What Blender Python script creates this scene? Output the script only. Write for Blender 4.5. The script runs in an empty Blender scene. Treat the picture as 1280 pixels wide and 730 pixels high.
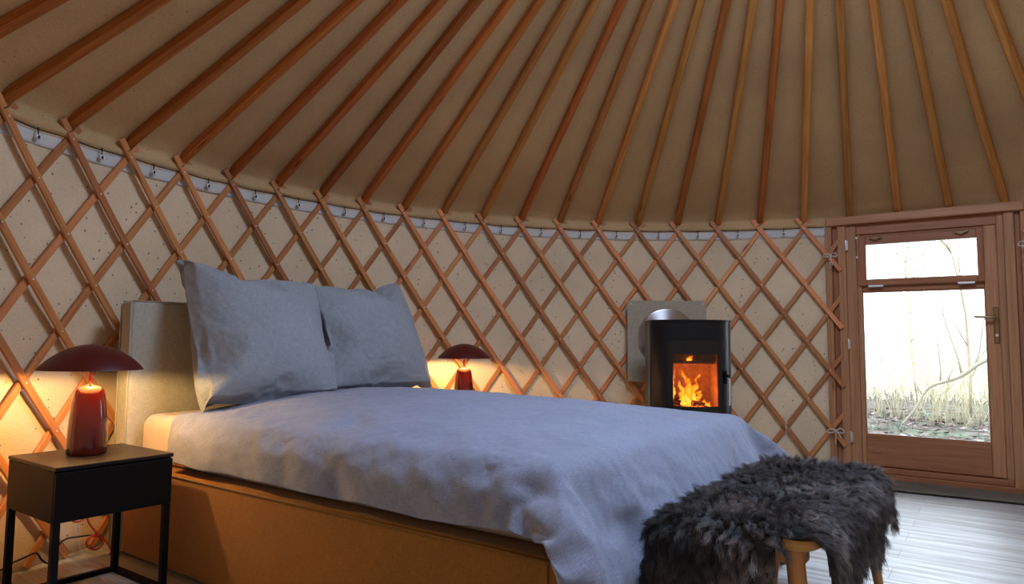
import bpy, math, random
import numpy as np
from mathutils import Vector, Matrix, noise as mnoise
R = math.radians
col = bpy.context.scene.collection
random.seed(7)
rng = np.random.default_rng(11)

# ------------------------------------------------------------------ helpers
def tag(o, label=None, cat=None, group=None, kind=None):
    if label: o['label'] = label
    if cat: o['category'] = cat
    if group: o['group'] = group
    if kind: o['kind'] = kind
    return o

def empty(name, loc=(0, 0, 0), rz=0.0, **k):
    o = bpy.data.objects.new(name, None)
    o.empty_display_size = .1
    o.location = loc
    o.rotation_euler = (0, 0, rz)
    col.objects.link(o)
    return tag(o, **k)

class MB:
    """collects faces with uvs (u along the grain, in metres)"""
    def __init__(s):
        s.v = []; s.f = []; s.uv = []; s.mi = []
    def face(s, idx, uv, m=0):
        s.f.append(tuple(idx)); s.uv.append(uv); s.mi.append(m)
    def box(s, x0, x1, y0, y1, z0, z1, m=0, c=0.0, X=None):
        """axis box with chamfer c; optional transform X (Matrix)"""
        d = (x1 - x0, y1 - y0, z1 - z0)
        ax = max(range(3), key=lambda i: d[i])
        o = random.random() * 3
        def U(p, n):
            r = [i for i in range(3) if i != ax]
            w = p[r[0]] if abs(n[r[1]]) >= abs(n[r[0]]) else p[r[1]]
            if abs(n[ax]) > .9: return (p[r[0]] + o, p[r[1]] + o)
            return (p[ax] + o, w + o)
        lo = (x0, y0, z0); hi = (x1, y1, z1)
        c = min(c, min(d) * .45)
        ids = {}
        def V(sx, sy, sz, a):
            k = (sx, sy, sz, a)
            if k not in ids:
                p = []
                for i, sg in enumerate((sx, sy, sz)):
                    q = hi[i] if sg > 0 else lo[i]
                    if i != a and c > 0: q -= sg * c
                    p.append(q)
                P = Vector(p)
                ids[k] = (len(s.v), tuple(p))
                s.v.append(tuple(X @ P) if X else tuple(P))
            return ids[k]
        def add(vs, n):
            s.face([v[0] for v in vs], [U(v[1], n) for v in vs], m)
        for a in range(3):
            for sg in (-1, 1):
                b, e = (a + 1) % 3, (a + 2) % 3
                q = []
                for (p, r) in ((-1, -1), (1, -1), (1, 1), (-1, 1)):
                    t = [0, 0, 0]; t[a] = sg; t[b] = p; t[e] = r
                    q.append(V(*t, a if c > 0 else 9))
                if sg < 0: q.reverse()
                n = [0, 0, 0]; n[a] = sg
                add(q, n)
        if c > 0:
            for a in range(3):
                b, e = (a + 1) % 3, (a + 2) % 3
                for p in (-1, 1):
                    for r in (-1, 1):
                        t0 = [0, 0, 0]; t0[a] = -1; t0[b] = p; t0[e] = r
                        t1 = list(t0); t1[a] = 1
                        q = [V(*t0, b), V(*t1, b), V(*t1, e), V(*t0, e)]
                        if p * r < 0: q.reverse()
                        n = [0, 0, 0]; n[b] = p
                        add(q, n)
            for sx in (-1, 1):
                for sy in (-1, 1):
                    for sz in (-1, 1):
                        q = [V(sx, sy, sz, i) for i in range(3)]
                        if sx * sy * sz < 0: q.reverse()
                        add(q, (0, 0, 1))
        return s
    def sweep(s, pts, nor, prof, m=0, closed_ends=True, uo=None):
        """sweep closed 2D profile [(a,b)] along pts; nor = normals per pt; b along normal, a along binormal"""
        n = len(pts); k = len(prof); base = len(s.v)
        L = 0; uo = random.random() * 5 if uo is None else uo; per = [0]
        for i in range(k):
            a, b = prof[i], prof[(i + 1) % k]
            per.append(per[-1] + math.hypot(a[0] - b[0], a[1] - b[1]))
        ls = []
        for i in range(n):
            p = Vector(pts[i])
            t = (Vector(pts[min(i + 1, n - 1)]) - Vector(pts[max(i - 1, 0)])).normalized()
            N = Vector(nor[i] if isinstance(nor, list) else nor)
            N = (N - t * N.dot(t)).normalized(); B = t.cross(N)
            sc = 1.0
            for (a, b) in prof: s.v.append(tuple(p + B * a * sc + N * b * sc))
            if i: L += (p - Vector(pts[i - 1])).length
            ls.append(L + uo)
        for i in range(n - 1):
            for j in range(k):
                j2 = (j + 1) % k
                s.face((base + i * k + j, base + (i + 1) * k + j, base + (i + 1) * k + j2, base + i * k + j2)[::-1],
                       [(ls[i], per[j] + uo), (ls[i + 1], per[j] + uo), (ls[i + 1], per[j + 1] + uo), (ls[i], per[j + 1] + uo)][::-1], m)
        if closed_ends:
            s.face([base + j for j in range(k)], [(prof[j][0] + uo, prof[j][1]) for j in range(k)], m)
            e = base + (n - 1) * k
            s.face([e + j for j in reversed(range(k))], [(prof[j][0] + uo, prof[j][1]) for j in reversed(range(k))], m)
        return s
    def tube(s, pts, r, k=10, m=0, up=(0, 0, 1)):
        """round tube; r float or list"""
        n = len(pts); base = len(s.v); pts = [Vector(p) for p in pts]
        N = Vector(up); L = 0; ls = []
        for i in range(n):
            t = (pts[min(i + 1, n - 1)] - pts[max(i - 1, 0)]).normalized()
            if abs(N.dot(t)) > .98: N = Vector((1, .1, 0)) if abs(t.x) < .9 else Vector((0, 1, .1))
            N = (N - t * N.dot(t)).normalized(); B = t.cross(N)
            ri = r[i] if isinstance(r, (list, tuple)) else r
            for j in range(k):
                a = 2 * math.pi * j / k
                s.v.append(tuple(pts[i] + (N * math.cos(a) + B * math.sin(a)) * ri))
            if i: L += (pts[i] - pts[i - 1]).length
            ls.append(L)
        for i in range(n - 1):
            for j in range(k):
                j2 = (j + 1) % k; w = .02
                s.face((base + i * k + j, base + i * k + j2, base + (i + 1) * k + j2, base + (i + 1) * k + j),
                       [(ls[i], j * w), (ls[i], j * w + w), (ls[i + 1], j * w + w), (ls[i + 1], j * w)], m)
        s.face([base + j for j in reversed(range(k))], [(0, 0)] * k, m)
        e = base + (n - 1) * k
        s.face([e + j for j in range(k)], [(0, 0)] * k, m)
        return s
    def lathe(s, prof, k=48, m=0, cx=0, cy=0):
        base = len(s.v); n = len(prof)
        for (r, z) in prof:
            for j in range(k):
                a = 2 * math.pi * j / k
                s.v.append((cx + r * math.cos(a), cy + r * math.sin(a), z))
        for i in range(n - 1):
            for j in range(k):
                j2 = (j + 1) % k
                s.face((base + i * k + j, base + i * k + j2, base + (i + 1) * k + j2, base + (i + 1) * k + j),
                       [(i, j), (i, j + 1), (i + 1, j + 1), (i + 1, j)], m)
        return s
    def grid(s, P, m=0, uvs=None, flip=False, cyc=False):
        P = np.asarray(P, float); a, b = P.shape[:2]; base = len(s.v)
        s.v += [tuple(p) for p in P.reshape(-1, 3)]
        for i in range(a - 1):
            for j in range(b if cyc else b - 1):
                j2 = (j + 1) % b
                q = [(i, j), (i, j2), (i + 1, j2), (i + 1, j)]
                if flip: q.reverse()
                s.face([base + x * b + y for x, y in q],
                       [(uvs[x][y] if uvs is not None else (x * .02, y * .02)) for x, y in q], m)
        return s
    def build(s, name, mats, parent=None, smooth=False, loc=None, rz=None, auto=None):
        me = bpy.data.meshes.new(name)
        me.from_pydata(s.v, [], s.f)
        uvl = me.uv_layers.new(name='UVMap')
        flat = [c for f in s.uv for uv in f for c in uv]
        uvl.data.foreach_set('uv', flat)
        if not isinstance(mats, (list, tuple)): mats = [mats]
        for m_ in mats: me.materials.append(m_)
        me.polygons.foreach_set('material_index', s.mi)
        me.polygons.foreach_set('use_smooth', [bool(smooth or auto)] * len(s.f))
        me.update()
        if auto: me.set_sharp_from_angle(angle=R(auto))
        o = bpy.data.objects.new(name, me); col.objects.link(o)
        if loc is not None: o.location = loc
        if rz is not None: o.rotation_euler = (0, 0, rz)
        if parent is not None: o.parent = parent
        return o

def smoothstep(a, b, x):
    t = np.clip((np.asarray(x, float) - a) / (b - a), 0, 1)
    return t * t * (3 - 2 * t)

def catmull(pts, n=8):
    pts = [Vector(p) for p in pts]; out = []
    P = [pts[0]] + pts + [pts[-1]]
    for i in range(1, len(P) - 2):
        for k in range(n):
            t = k / n; a, b, c, d = P[i - 1], P[i], P[i + 1], P[i + 2]
            out.append(.5 * ((2 * b) + (c - a) * t + (2 * a - 5 * b + 4 * c - d) * t * t + (3 * b - a - 3 * c + d) * t ** 3))
    out.append(pts[-1]); return out

# ------------------------------------------------------------------ materials
class NT:
    def __init__(s, name):
        s.m = bpy.data.materials.new(name); s.m.use_nodes = True
        s.t = s.m.node_tree; s.n = s.t.nodes; s.b = s.n['Principled BSDF']
    def new(s, ty, **k):
        n = s.n.new(ty)
        for a, v in k.items():
            if a.startswith('i_'):
                key = a[2:].replace('_', ' ')
                n.inputs[int(key) if key.isdigit() else key].default_value = v
            else: setattr(n, a, v)
        return n
    def l(s, a, b): s.t.links.new(a, b)
    def ramp(s, src, stops, interp='LINEAR'):
        r = s.n.new('ShaderNodeValToRGB'); r.color_ramp.interpolation = interp
        e = r.color_ramp.elements
        while len(e) > 1: e.remove(e[-1])
        e[0].position = stops[0][0]; e[0].color = (*stops[0][1], 1)
        for p_, c_ in stops[1:]:
            x = e.new(p_); x.color = (*c_, 1)
        s.l(src, r.inputs[0]); return r
    def mix(s, fac, a, b, mode='MIX'):
        x = s.n.new('ShaderNodeMix'); x.data_type = 'RGBA'; x.blend_type = mode
        for i, q in ((0, fac), (6, a), (7, b)):
            if hasattr(q, 'links'): s.l(q, x.inputs[i])
            else: x.inputs[i].default_value = q if i == 0 else (*q, 1)
        return x.outputs[2]
    def bump(s, h, strength=.3, dist=.01, normal=None):
        b = s.new('ShaderNodeBump'); b.inputs['Strength'].default_value = strength
        b.inputs['Distance'].default_value = dist; s.l(h, b.inputs['Height'])
        if normal is not None: s.l(normal, b.inputs['Normal'])
        s.l(b.outputs[0], s.b.inputs['Normal']); return b.outputs[0]
    def co(s, kind='Object', scale=(1, 1, 1), rnd=False):
        tc = s.new('ShaderNodeTexCoord'); mp = s.new('ShaderNodeMapping')
        s.l(tc.outputs[kind], mp.inputs[0]); mp.inputs['Scale'].default_value = scale
        if rnd:
            oi = s.new('ShaderNodeObjectInfo'); mu = s.new('ShaderNodeVectorMath', operation='SCALE')
            mu.inputs[0].default_value = (37, 91, 13); s.l(oi.outputs['Random'], mu.inputs['Scale'])
            s.l(mu.outputs[0], mp.inputs['Location'])
        return mp.outputs[0]
    def noise(s, vec, scale=5, detail=3, rough=.5):
        n = s.new('ShaderNodeTexNoise'); n.inputs['Scale'].default_value = scale
        n.inputs['Detail'].default_value = detail; n.inputs['Roughness'].default_value = rough
        s.l(vec, n.inputs['Vector']); return n

def plain(name, c, rough=.5, metal=0, spec=.5, coat=0):
    q = NT(name); b = q.b
    b.inputs['Base Color'].default_value = (*c, 1); b.inputs['Roughness'].default_value = rough
    b.inputs['Metallic'].default_value = metal; b.inputs['Specular IOR Level'].default_value = spec
    if coat: b.inputs['Coat Weight'].default_value = coat; b.inputs['Coat Roughness'].default_value = .05
    return q.m

def wood(name, dark, light, rough=.45, tint=.5, knots=True, spec=.35, hv=.006):
    q = NT(name)
    v = q.co('UV', (1, 1, 1), rnd=True)
    v2 = q.new('ShaderNodeMapping'); q.l(v, v2.inputs[0]); v2.inputs['Scale'].default_value = (2.2, 60, 1)
    n1 = q.noise(v2.outputs[0], 1.0, 4, .6)
    v3 = q.new('ShaderNodeMapping'); q.l(v, v3.inputs[0]); v3.inputs['Scale'].default_value = (8, 320, 1)
    n2 = q.noise(v3.outputs[0], 1.0, 2, .5)
    g = q.new('ShaderNodeMath', operation='MULTIPLY_ADD'); q.l(n2.outputs[0], g.inputs[0]); g.inputs[1].default_value = .35
    q.l(n1.outputs[0], g.inputs[2])
    r = q.ramp(g.outputs[0], [(.38, dark), (.62, tuple(.5 * (a + b) for a, b in zip(dark, light))), (.85, light)])
    oi = q.new('ShaderNodeObjectInfo')
    hr = q.new('ShaderNodeMapRange'); q.l(oi.outputs['Random'], hr.inputs[0])
    hr.inputs[3].default_value = 1 - tint * .5; hr.inputs[4].default_value = 1 + tint * .45
    hsv = q.new('ShaderNodeHueSaturation'); q.l(hr.outputs[0], hsv.inputs['Value']); q.l(r.outputs[0], hsv.inputs['Color'])
    mu = q.new('ShaderNodeMath', operation='MULTIPLY_ADD'); q.l(oi.outputs['Random'], mu.inputs[0]); mu.inputs[1].default_value = 7.31; mu.inputs[2].default_value = 0
    fr = q.new('ShaderNodeMath', operation='FRACT'); q.l(mu.outputs[0], fr.inputs[0])
    h2 = q.new('ShaderNodeMapRange'); q.l(fr.outputs[0], h2.inputs[0]); h2.inputs[3].default_value = .5 - hv; h2.inputs[4].default_value = .5 + hv
    q.l(h2.outputs[0], hsv.inputs['Hue'])
    outc = hsv.outputs[0]
    if knots:
        v4 = q.new('ShaderNodeMapping'); q.l(v, v4.inputs[0]); v4.inputs['Scale'].default_value = (1.4, 9, 1)
        vo = q.new('ShaderNodeTexVoronoi'); vo.inputs['Scale'].default_value = 1.3; q.l(v4.outputs[0], vo.inputs['Vector'])
        kr = q.ramp(vo.outputs['Distance'], [(.0, (1, 1, 1)), (.05, (.85, .85, .85)), (.11, (0, 0, 0))])
        outc = q.mix(kr.outputs[0], outc, tuple(c * .35 for c in dark))
    q.l(outc, q.b.inputs['Base Color'])
    q.b.inputs['Roughness'].default_value = rough; q.b.inputs['Specular IOR Level'].default_value = spec
    q.bump(g.outputs[0], .25, .002)
    return q.m

def felt(name, base, fleck=(.10, .08, .06), rough=.95, fl=1.0):
    q = NT(name)
    v = q.co('Object')
    big = q.noise(v, 1.7, 3, .55)
    r = q.ramp(big.outputs[0], [(.3, tuple(c * .86 for c in base)), (.7, tuple(min(1, c * 1.08) for c in base))])
    fine = q.noise(v, 160, 3, .7)
    c1 = q.mix(.35, r.outputs[0], fine.outputs[0], 'OVERLAY')
    vo = q.new('ShaderNodeTexVoronoi'); vo.inputs['Scale'].default_value = 42; vo.inputs['Randomness'].default_value = 1; q.l(v, vo.inputs['Vector'])
    rs = q.new('ShaderNodeSeparateColor'); q.l(vo.outputs['Color'], rs.inputs[0])
    thr = q.new('ShaderNodeMapRange'); q.l(rs.outputs[0], thr.inputs[0]); thr.inputs[1].default_value = .45; thr.inputs[2].default_value = 1.0; thr.inputs[3].default_value = 0.0; thr.inputs[4].default_value = .17 * fl
    lt = q.new('ShaderNodeMath', operation='SUBTRACT'); q.l(thr.outputs[0], lt.inputs[0]); q.l(vo.outputs['Distance'], lt.inputs[1])
    mr = q.new('ShaderNodeMapRange'); q.l(lt.outputs[0], mr.inputs[0]); mr.inputs[1].default_value = 0; mr.inputs[2].default_value = .05; mr.inputs[4].default_value = .8
    c2 = q.mix(mr.outputs[0], c1, fleck)
    q.l(c2, q.b.inputs['Base Color']); q.b.inputs['Roughness'].default_value = rough
    q.b.inputs['Specular IOR Level'].default_value = .15
    med = q.noise(v, 9, 4, .6)
    ad = q.new('ShaderNodeMath', operation='MULTIPLY_ADD'); q.l(fine.outputs[0], ad.inputs[0]); ad.inputs[1].default_value = .12; q.l(med.outputs[0], ad.inputs[2])
    q.bump(ad.outputs[0], .35, .012)
    return q.m

def fabric(name, base, dark=None, scale=900, rough=.9, sheen=.2, slub=.22, bumpy=.5, crumple=0):
    q = NT(name); dark = dark or tuple(c * .62 for c in base)
    v = q.co('UV')
    a = q.new('ShaderNodeMapping'); q.l(v, a.inputs[0]); a.inputs['Scale'].default_value = (35, 700, 1)
    b = q.new('ShaderNodeMapping'); q.l(v, b.inputs[0]); b.inputs['Scale'].default_value = (700, 35, 1)
    n1 = q.noise(a.outputs[0], 1, 2, .6); n2 = q.noise(b.outputs[0], 1, 2, .6)
    ad = q.new('ShaderNodeMath', operation='ADD'); q.l(n1.outputs[0], ad.inputs[0]); q.l(n2.outputs[0], ad.inputs[1])
    mr = q.new('ShaderNodeMapRange'); q.l(ad.outputs[0], mr.inputs[0]); mr.inputs[1].default_value = 1 - slub; mr.inputs[2].default_value = 1 + slub
    big = q.noise(v, 4, 3, .6)
    c0 = q.mix(mr.outputs[0], dark, base)
    c1 = q.mix(.18, c0, big.outputs[0], 'OVERLAY')
    q.l(c1, q.b.inputs['Base Color']); q.b.inputs['Roughness'].default_value = rough
    q.b.inputs['Specular IOR Level'].default_value = .15
    q.b.inputs['Sheen Weight'].default_value = sheen; q.b.inputs['Sheen Roughness'].default_value = .5
    if crumple:
        cm = q.new('ShaderNodeMapping'); q.l(v, cm.inputs[0]); cm.inputs['Scale'].default_value = (1, 1.8, 1); cm.inputs['Rotation'].default_value = (0, 0, .6)
        c1_ = q.new('ShaderNodeTexNoise'); c1_.noise_type = 'RIDGED_MULTIFRACTAL'; q.l(cm.outputs[0], c1_.inputs['Vector'])
        c1_.inputs['Scale'].default_value = 4.5; c1_.inputs['Detail'].default_value = 3; c1_.inputs['Distortion'].default_value = .7
        b1 = q.new('ShaderNodeBump'); b1.inputs['Strength'].default_value = crumple; b1.inputs['Distance'].default_value = .012; q.l(c1_.outputs[0], b1.inputs['Height'])
        q.bump(ad.outputs[0], bumpy, .0012, b1.outputs[0])
    else: q.bump(ad.outputs[0], bumpy, .0012)
    return q.m

M = {}
M['pole'] = wood('larch_pole', (.27, .058, .011), (.52, .165, .036), .5, .55, spec=.2)
M['pole2'] = wood('pale_larch_pole', (.38, .125, .022), (.66, .30, .075), .5, .5, spec=.2)
M['slat'] = wood('larch_slat', (.38, .115, .032), (.66, .26, .088), .5, .7)
M['doorw'] = wood('larch_joinery', (.31, .125, .052), (.52, .25, .115), .42, .14, hv=.002)
M['doorw2'] = wood('larch_leaf', (.26, .09, .037), (.42, .17, .075), .38, .12, hv=.002)
M['oak'] = wood('bench_wood', (.50, .21, .06), (.72, .36, .12), .35, .1, knots=False)
M['felt'] = felt('wool_felt', (.75, .565, .365), fl=1.5)
M['roof'] = felt('roof_canvas', (.55, .355, .172), (.15, .09, .05), fl=.95)
M['band'] = plain('white_canvas', (.62, .59, .55), .8, spec=.2)
M['steel'] = plain('galvanised_steel', (.80, .78, .75), .38, .9)
M['dsteel'] = plain('dark_metal', (.03, .03, .03), .45, .6)
M['brass'] = plain('aged_brass', (.30, .22, .11), .35, 1)
M['black'] = plain('black_lacquer', (.005, .004, .004), .5, spec=.12)
M['blackw'] = None
M['red'] = plain('red_enamel', (.085, .005, .003), .12, spec=.5, coat=.3)
M['redm'] = plain('matt_red_enamel', (.085, .008, .005), .42, spec=.3)
M['redin'] = plain('shade_lining', (.75, .48, .28), .5)
M['cream'] = plain('cream_socket', (.85, .75, .6), .5)
M['cordr'] = plain('red_cable', (.45, .04, .02), .6)
M['cordb'] = plain('black_cable', (.015, .015, .015), .6)
M['rope'] = plain('white_cotton_cord', (.66, .60, .52), .9, spec=.1)
M['stove'] = plain('stove_black_steel', (.007, .008, .010), .30, .2, .4)
M['stoveg'] = plain('stove_side_steel', (.16, .155, .14), .35, .8)
M['headfab'] = fabric('headboard_linen', (.50, .46, .37), (.33, .30, .23), rough=.95)
M['basefab'] = fabric('bed_base_linen', (.33, .135, .017), (.22, .08, .008), rough=.95)
M['sheet'] = fabric('pale_sheet', (.66, .52, .42), (.60, .46, .36), rough=.9, sheen=.1, bumpy=.12)
M['duvet'] = fabric('grey_chambray', (.30, .31, .395), (.175, .185, .255), sheen=.2, crumple=.8)
M['pillow'] = fabric('grey_chambray_pillow', (.335, .34, .355), (.205, .21, .225), sheen=.2, crumple=.8)
M['fur'] = None

def mat_tabletop():
    q = NT('nightstand_stained_wood'); v = q.co('Object', (6, 60, 6))
    n = q.noise(v, 1, 3, .6)
    r = q.ramp(n.outputs[0], [(.3, (.007, .005, .0045)), (.8, (.018, .013, .011))]); q.b.inputs['Specular IOR Level'].default_value = .2
    q.l(r.outputs[0], q.b.inputs['Base Color']); q.b.inputs['Roughness'].default_value = .4
    q.bump(n.outputs[0], .15, .002); return q.m
M['blackw'] = mat_tabletop()

def mat_fur():
    q = NT('sheepskin_wool')
    hi = q.new('ShaderNodeHairInfo')
    ge = q.new('ShaderNodeNewGeometry')
    n = q.noise(ge.outputs['Position'], 7, 3, .6)
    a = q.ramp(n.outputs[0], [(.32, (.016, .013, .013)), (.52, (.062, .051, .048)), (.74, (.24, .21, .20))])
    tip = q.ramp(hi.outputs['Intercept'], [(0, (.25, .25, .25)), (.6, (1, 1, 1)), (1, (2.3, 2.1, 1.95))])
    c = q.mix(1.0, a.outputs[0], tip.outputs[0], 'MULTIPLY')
    rr = q.new('ShaderNodeMapRange'); q.l(hi.outputs['Random'], rr.inputs[0]); rr.inputs[3].default_value = .6; rr.inputs[4].default_value = 1.5
    h = q.new('ShaderNodeHueSaturation'); q.l(c, h.inputs['Color']); q.l(rr.outputs[0], h.inputs['Value'])
    q.l(h.outputs[0], q.b.inputs['Base Color']); q.b.inputs['Roughness'].default_value = .55
    q.b.inputs['Specular IOR Level'].default_value = .35
    q.b.inputs['Sheen Weight'].default_value = .15
    return q.m
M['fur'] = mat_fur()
M['hide'] = plain('sheepskin_hide', (.035, .03, .03), .9)

def mat_floor():
    q = NT('pale_floorboards')
    tc = q.new('ShaderNodeTexCoord'); mp = q.new('ShaderNodeMapping'); q.l(tc.outputs['Object'], mp.inputs[0])
    mp.inputs['Rotation'].default_value = (0, 0, R(125.5))
    br = q.new('ShaderNodeTexBrick'); q.l(mp.outputs[0], br.inputs['Vector'])
    br.inputs['Scale'].default_value = 1; br.inputs['Brick Width'].default_value = 2.4; br.inputs['Row Height'].default_value = .16
    br.inputs['Mortar Size'].default_value = .0018; br.inputs['Mortar Smooth'].default_value = .3
    br.inputs['Color1'].default_value = (.50, .48, .44, 1); br.inputs['Color2'].default_value = (.60, .59, .55, 1)
    br.inputs['Mortar'].default_value = (.36, .33, .28, 1); br.offset = .37
    m2 = q.new('ShaderNodeMapping'); q.l(mp.outputs[0], m2.inputs[0]); m2.inputs['Scale'].default_value = (1.6, 26, 1)
    n = q.noise(m2.outputs[0], 1, 5, .65)
    r = q.ramp(n.outputs[0], [(.30, (.50, .42, .35)), (.52, (1.0, 1.0, 1.0)), (.8, (1.25, 1.25, 1.25))])
    c = q.mix(1.0, br.outputs['Color'], r.outputs[0], 'MULTIPLY')
    q.l(c, q.b.inputs['Base Color'])
    rr = q.ramp(n.outputs[0], [(.3, (.5, .5, .5)), (.8, (.32, .32, .32))]); q.l(rr.outputs[0], q.b.inputs['Roughness'])
    q.b.inputs['Specular IOR Level'].default_value = .5
    h = q.new('ShaderNodeMath', operation='MULTIPLY_ADD'); q.l(br.outputs['Fac'], h.inputs[0]); h.inputs[1].default_value = -1.2; q.l(n.outputs[0], h.inputs[2])
    q.bump(h.outputs[0], .35, .004)
    return q.m
M['floor'] = mat_floor()

def mat_mat():
    q = NT('coir_mat'); v = q.co('Object'); n = q.noise(v, 220, 3, .7); n2 = q.noise(v, 6, 3, .6)
    r = q.ramp(n.outputs[0], [(.3, (.10, .08, .055)), (.75, (.31, .25, .19))])
    c = q.mix(.5, r.outputs[0], n2.outputs[0], 'OVERLAY')
    q.l(c, q.b.inputs['Base Color']); q.b.inputs['Roughness'].default_value = 1
    q.b.inputs['Specular IOR Level'].default_value = .1
    q.bump(n.outputs[0], .9, .006); return q.m
M['mat'] = mat_mat()

def mat_glass(name, tint=(1, 1, 1)):
    m = bpy.data.materials.new(name); m.use_nodes = True; t = m.node_tree; t.nodes.clear()
    o = t.nodes.new('ShaderNodeOutputMaterial'); mx = t.nodes.new('ShaderNodeMixShader')
    tr = t.nodes.new('ShaderNodeBsdfTransparent'); gl = t.nodes.new('ShaderNodeBsdfGlossy')
    fr = t.nodes.new('ShaderNodeFresnel'); fr.inputs['IOR'].default_value = 1.45
    tr.inputs[0].default_value = (*tint, 1); gl.inputs['Roughness'].default_value = .02
    t.links.new(fr.outputs[0], mx.inputs[0]); t.links.new(tr.outputs[0], mx.inputs[1]); t.links.new(gl.outputs[0], mx.inputs[2])
    t.links.new(mx.outputs[0], o.inputs[0]); return m
M['glass'] = mat_glass('window_glass')
M['sglass'] = mat_glass('stove_glass', (.92, .80, .68))

def mat_disc():
    q = NT('spun_steel'); v = q.co('Object')
    q.b.inputs['Base Color'].default_value = (.72, .68, .68, 1); q.b.inputs['Metallic'].default_value = 1
    q.b.inputs['Roughness'].default_value = .34
    q.b.inputs['Anisotropic'].default_value = .9; q.b.inputs['Anisotropic Rotation'].default_value = .25
    tg = q.new('ShaderNodeTangent', direction_type='RADIAL', axis='Z'); q.l(tg.outputs[0], q.b.inputs['Tangent'])
    return q.m
M['disc'] = mat_disc()

# ------------------------------------------------------------------ frame of the place
A0, DA, RW = 1.4189069622655655, 0.0997276307126801, 3.0
HZ = 1.74                      # height of the uppermost lattice crossings
ROW = .20164; SL = .55665      # half cell height, roof slope
def az(k): return A0 - DA * k
def cyl(k, z, r=RW): a = az(k); return Vector((r * math.cos(a), r * math.sin(a), z))
def rad(k): a = az(k); return Vector((math.cos(a), math.sin(a), 0))

CAM = Vector((-2.053, 1.004, .901))
KB0 = Vector((.838, 2.622, 0)); TB = R(-125.5)       # bed corner and direction of its length
E1 = Vector((math.cos(TB), math.sin(TB), 0)); E2 = Vector((-math.sin(TB), math.cos(TB), 0))
def bed(u, v, z=0): return KB0 + E1 * u + E2 * v + Vector((0, 0, z))

# door frame of reference
DL = Vector((3 * math.cos(R(-24.8)), 3 * math.sin(R(-24.8)), 0))
DR = Vector((3 * math.cos(R(-45.8)), 3 * math.sin(R(-45.8)), 0))
DTH = math.atan2(DR.y - DL.y, DR.x - DL.x)
KD0 = (A0 - R(-24.3)) / DA; KD1 = (A0 - R(-46.6)) / DA

# ------------------------------------------------------------------ setting
def build_setting():
    mb = MB(); n = 96
    top = [(3.12 * math.cos(2 * math.pi * i / n), 3.12 * math.sin(2 * math.pi * i / n)) for i in range(n)]
    mb.v = [(x, y, 0) for x, y in top] + [(x, y, -.12) for x, y in top]
    mb.face(list(range(n)), [top[i] for i in range(n)])
    mb.face(list(range(2 * n - 1, n - 1, -1)), [(0, 0)] * n)
    for i in range(n):
        j = (i + 1) % n; mb.face((i, n + i, n + j, j), [(0, 0)] * 4)
    tag(mb.build('floor', M['floor']), kind='structure')
    # round felt wall, open at the door
    a0 = az(KD0) ; a1 = az(KD1) + 2 * math.pi
    segs = 300; zs = np.linspace(-.02, HZ + .045, 26); P = []
    for z in zs:
        row = []
        for i in range(segs + 1):
            a = a0 + (a1 - a0) * i / segs
            r = RW - .016 + .007 * mnoise.noise(Vector((a * 9, z * 3.1, 0))) + .004 * mnoise.noise(Vector((a * 30, z * 11, 4)))
            row.append((r * math.cos(a), r * math.sin(a), z))
        P.append(row)
    o = MB().grid(P).build('wall_round', M['felt'], smooth=True)
    sm = o.modifiers.new('thickness', 'SOLIDIFY'); sm.thickness = .03; sm.offset = 1
    tag(o, kind='structure')
    # white canvas strip along the top of the felt
    P = []
    for z in np.linspace(HZ - .062, HZ + .014, 6):
        row = []
        for i in range(segs * 2 + 1):
            a = a0 + (a1 - a0) * i / segs / 2
            r = RW - .0225 + .003 * mnoise.noise(Vector((a * 40, z * 30, 3)))
            row.append((r * math.cos(a), r * math.sin(a), z + (.004 * mnoise.noise(Vector((a * 12, 3, 0))) if z < HZ - .05 else 0)))
        P.append(row)
    o = MB().grid(P).build('trim_1', M['band'], smooth=True)
    sm = o.modifiers.new('thickness', 'SOLIDIFY'); sm.thickness = .003; sm.offset = 1
    tag(o, kind='structure')
    # roof cover: cone over the poles with a puffed hem
    prof = []
    e = .049 + .024
    for r in np.linspace(.62, 2.93, 44): prof.append((r, HZ + e + SL * (3.0 - r), 0))
    prof += [(2.958, HZ + e + .010, .25), (2.972, HZ + .070, .5), (2.968, HZ + .052, .7), (2.958, HZ + .036, .8), (2.952, HZ + .022, .8), (2.958, HZ + .008, .7), (2.974, HZ + .003, .3)]
    P = []; m = 1260
    for (r, z, w) in prof:
        row = []
        for i in range(m):
            a = 2 * math.pi * i / m; kk = (A0 - a) / DA
            ph = kk - math.floor(kk)
            sag = -.006 * math.sin(math.pi * ph) ** 2 * (1 - w)
            nz = mnoise.noise(Vector((math.cos(a) * 14, math.sin(a) * 14, z * 9))) * .015 * w
            nz2 = mnoise.noise(Vector((a * 34, z * 26, 7))) * .010 * w
            nn = mnoise.noise(Vector((r * math.cos(a) * 2.3, r * math.sin(a) * 2.3, 1))) * .006 * (1 - w)
            rr = r - nz - nz2
            row.append((rr * math.cos(a), rr * math.sin(a), z + sag + nn + nz2 * .4))
        P.append(row)
    o = MB().grid(P, cyc=True).build('ceiling', M['roof'], smooth=True)
    tag(o, kind='structure')

ORD = ['first', 'second', 'third', 'fourth', 'fifth', 'sixth', 'seventh', 'eighth', 'ninth', 'tenth', 'eleventh', 'twelfth', 'thirteenth',
       'fourteenth', 'fifteenth', 'sixteenth', 'seventeenth', 'eighteenth', 'nineteenth', 'twentieth', 'twenty-first', 'twenty-second',
       'twenty-third', 'twenty-fourth', 'twenty-fifth', 'twenty-sixth', 'twenty-seventh']

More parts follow.
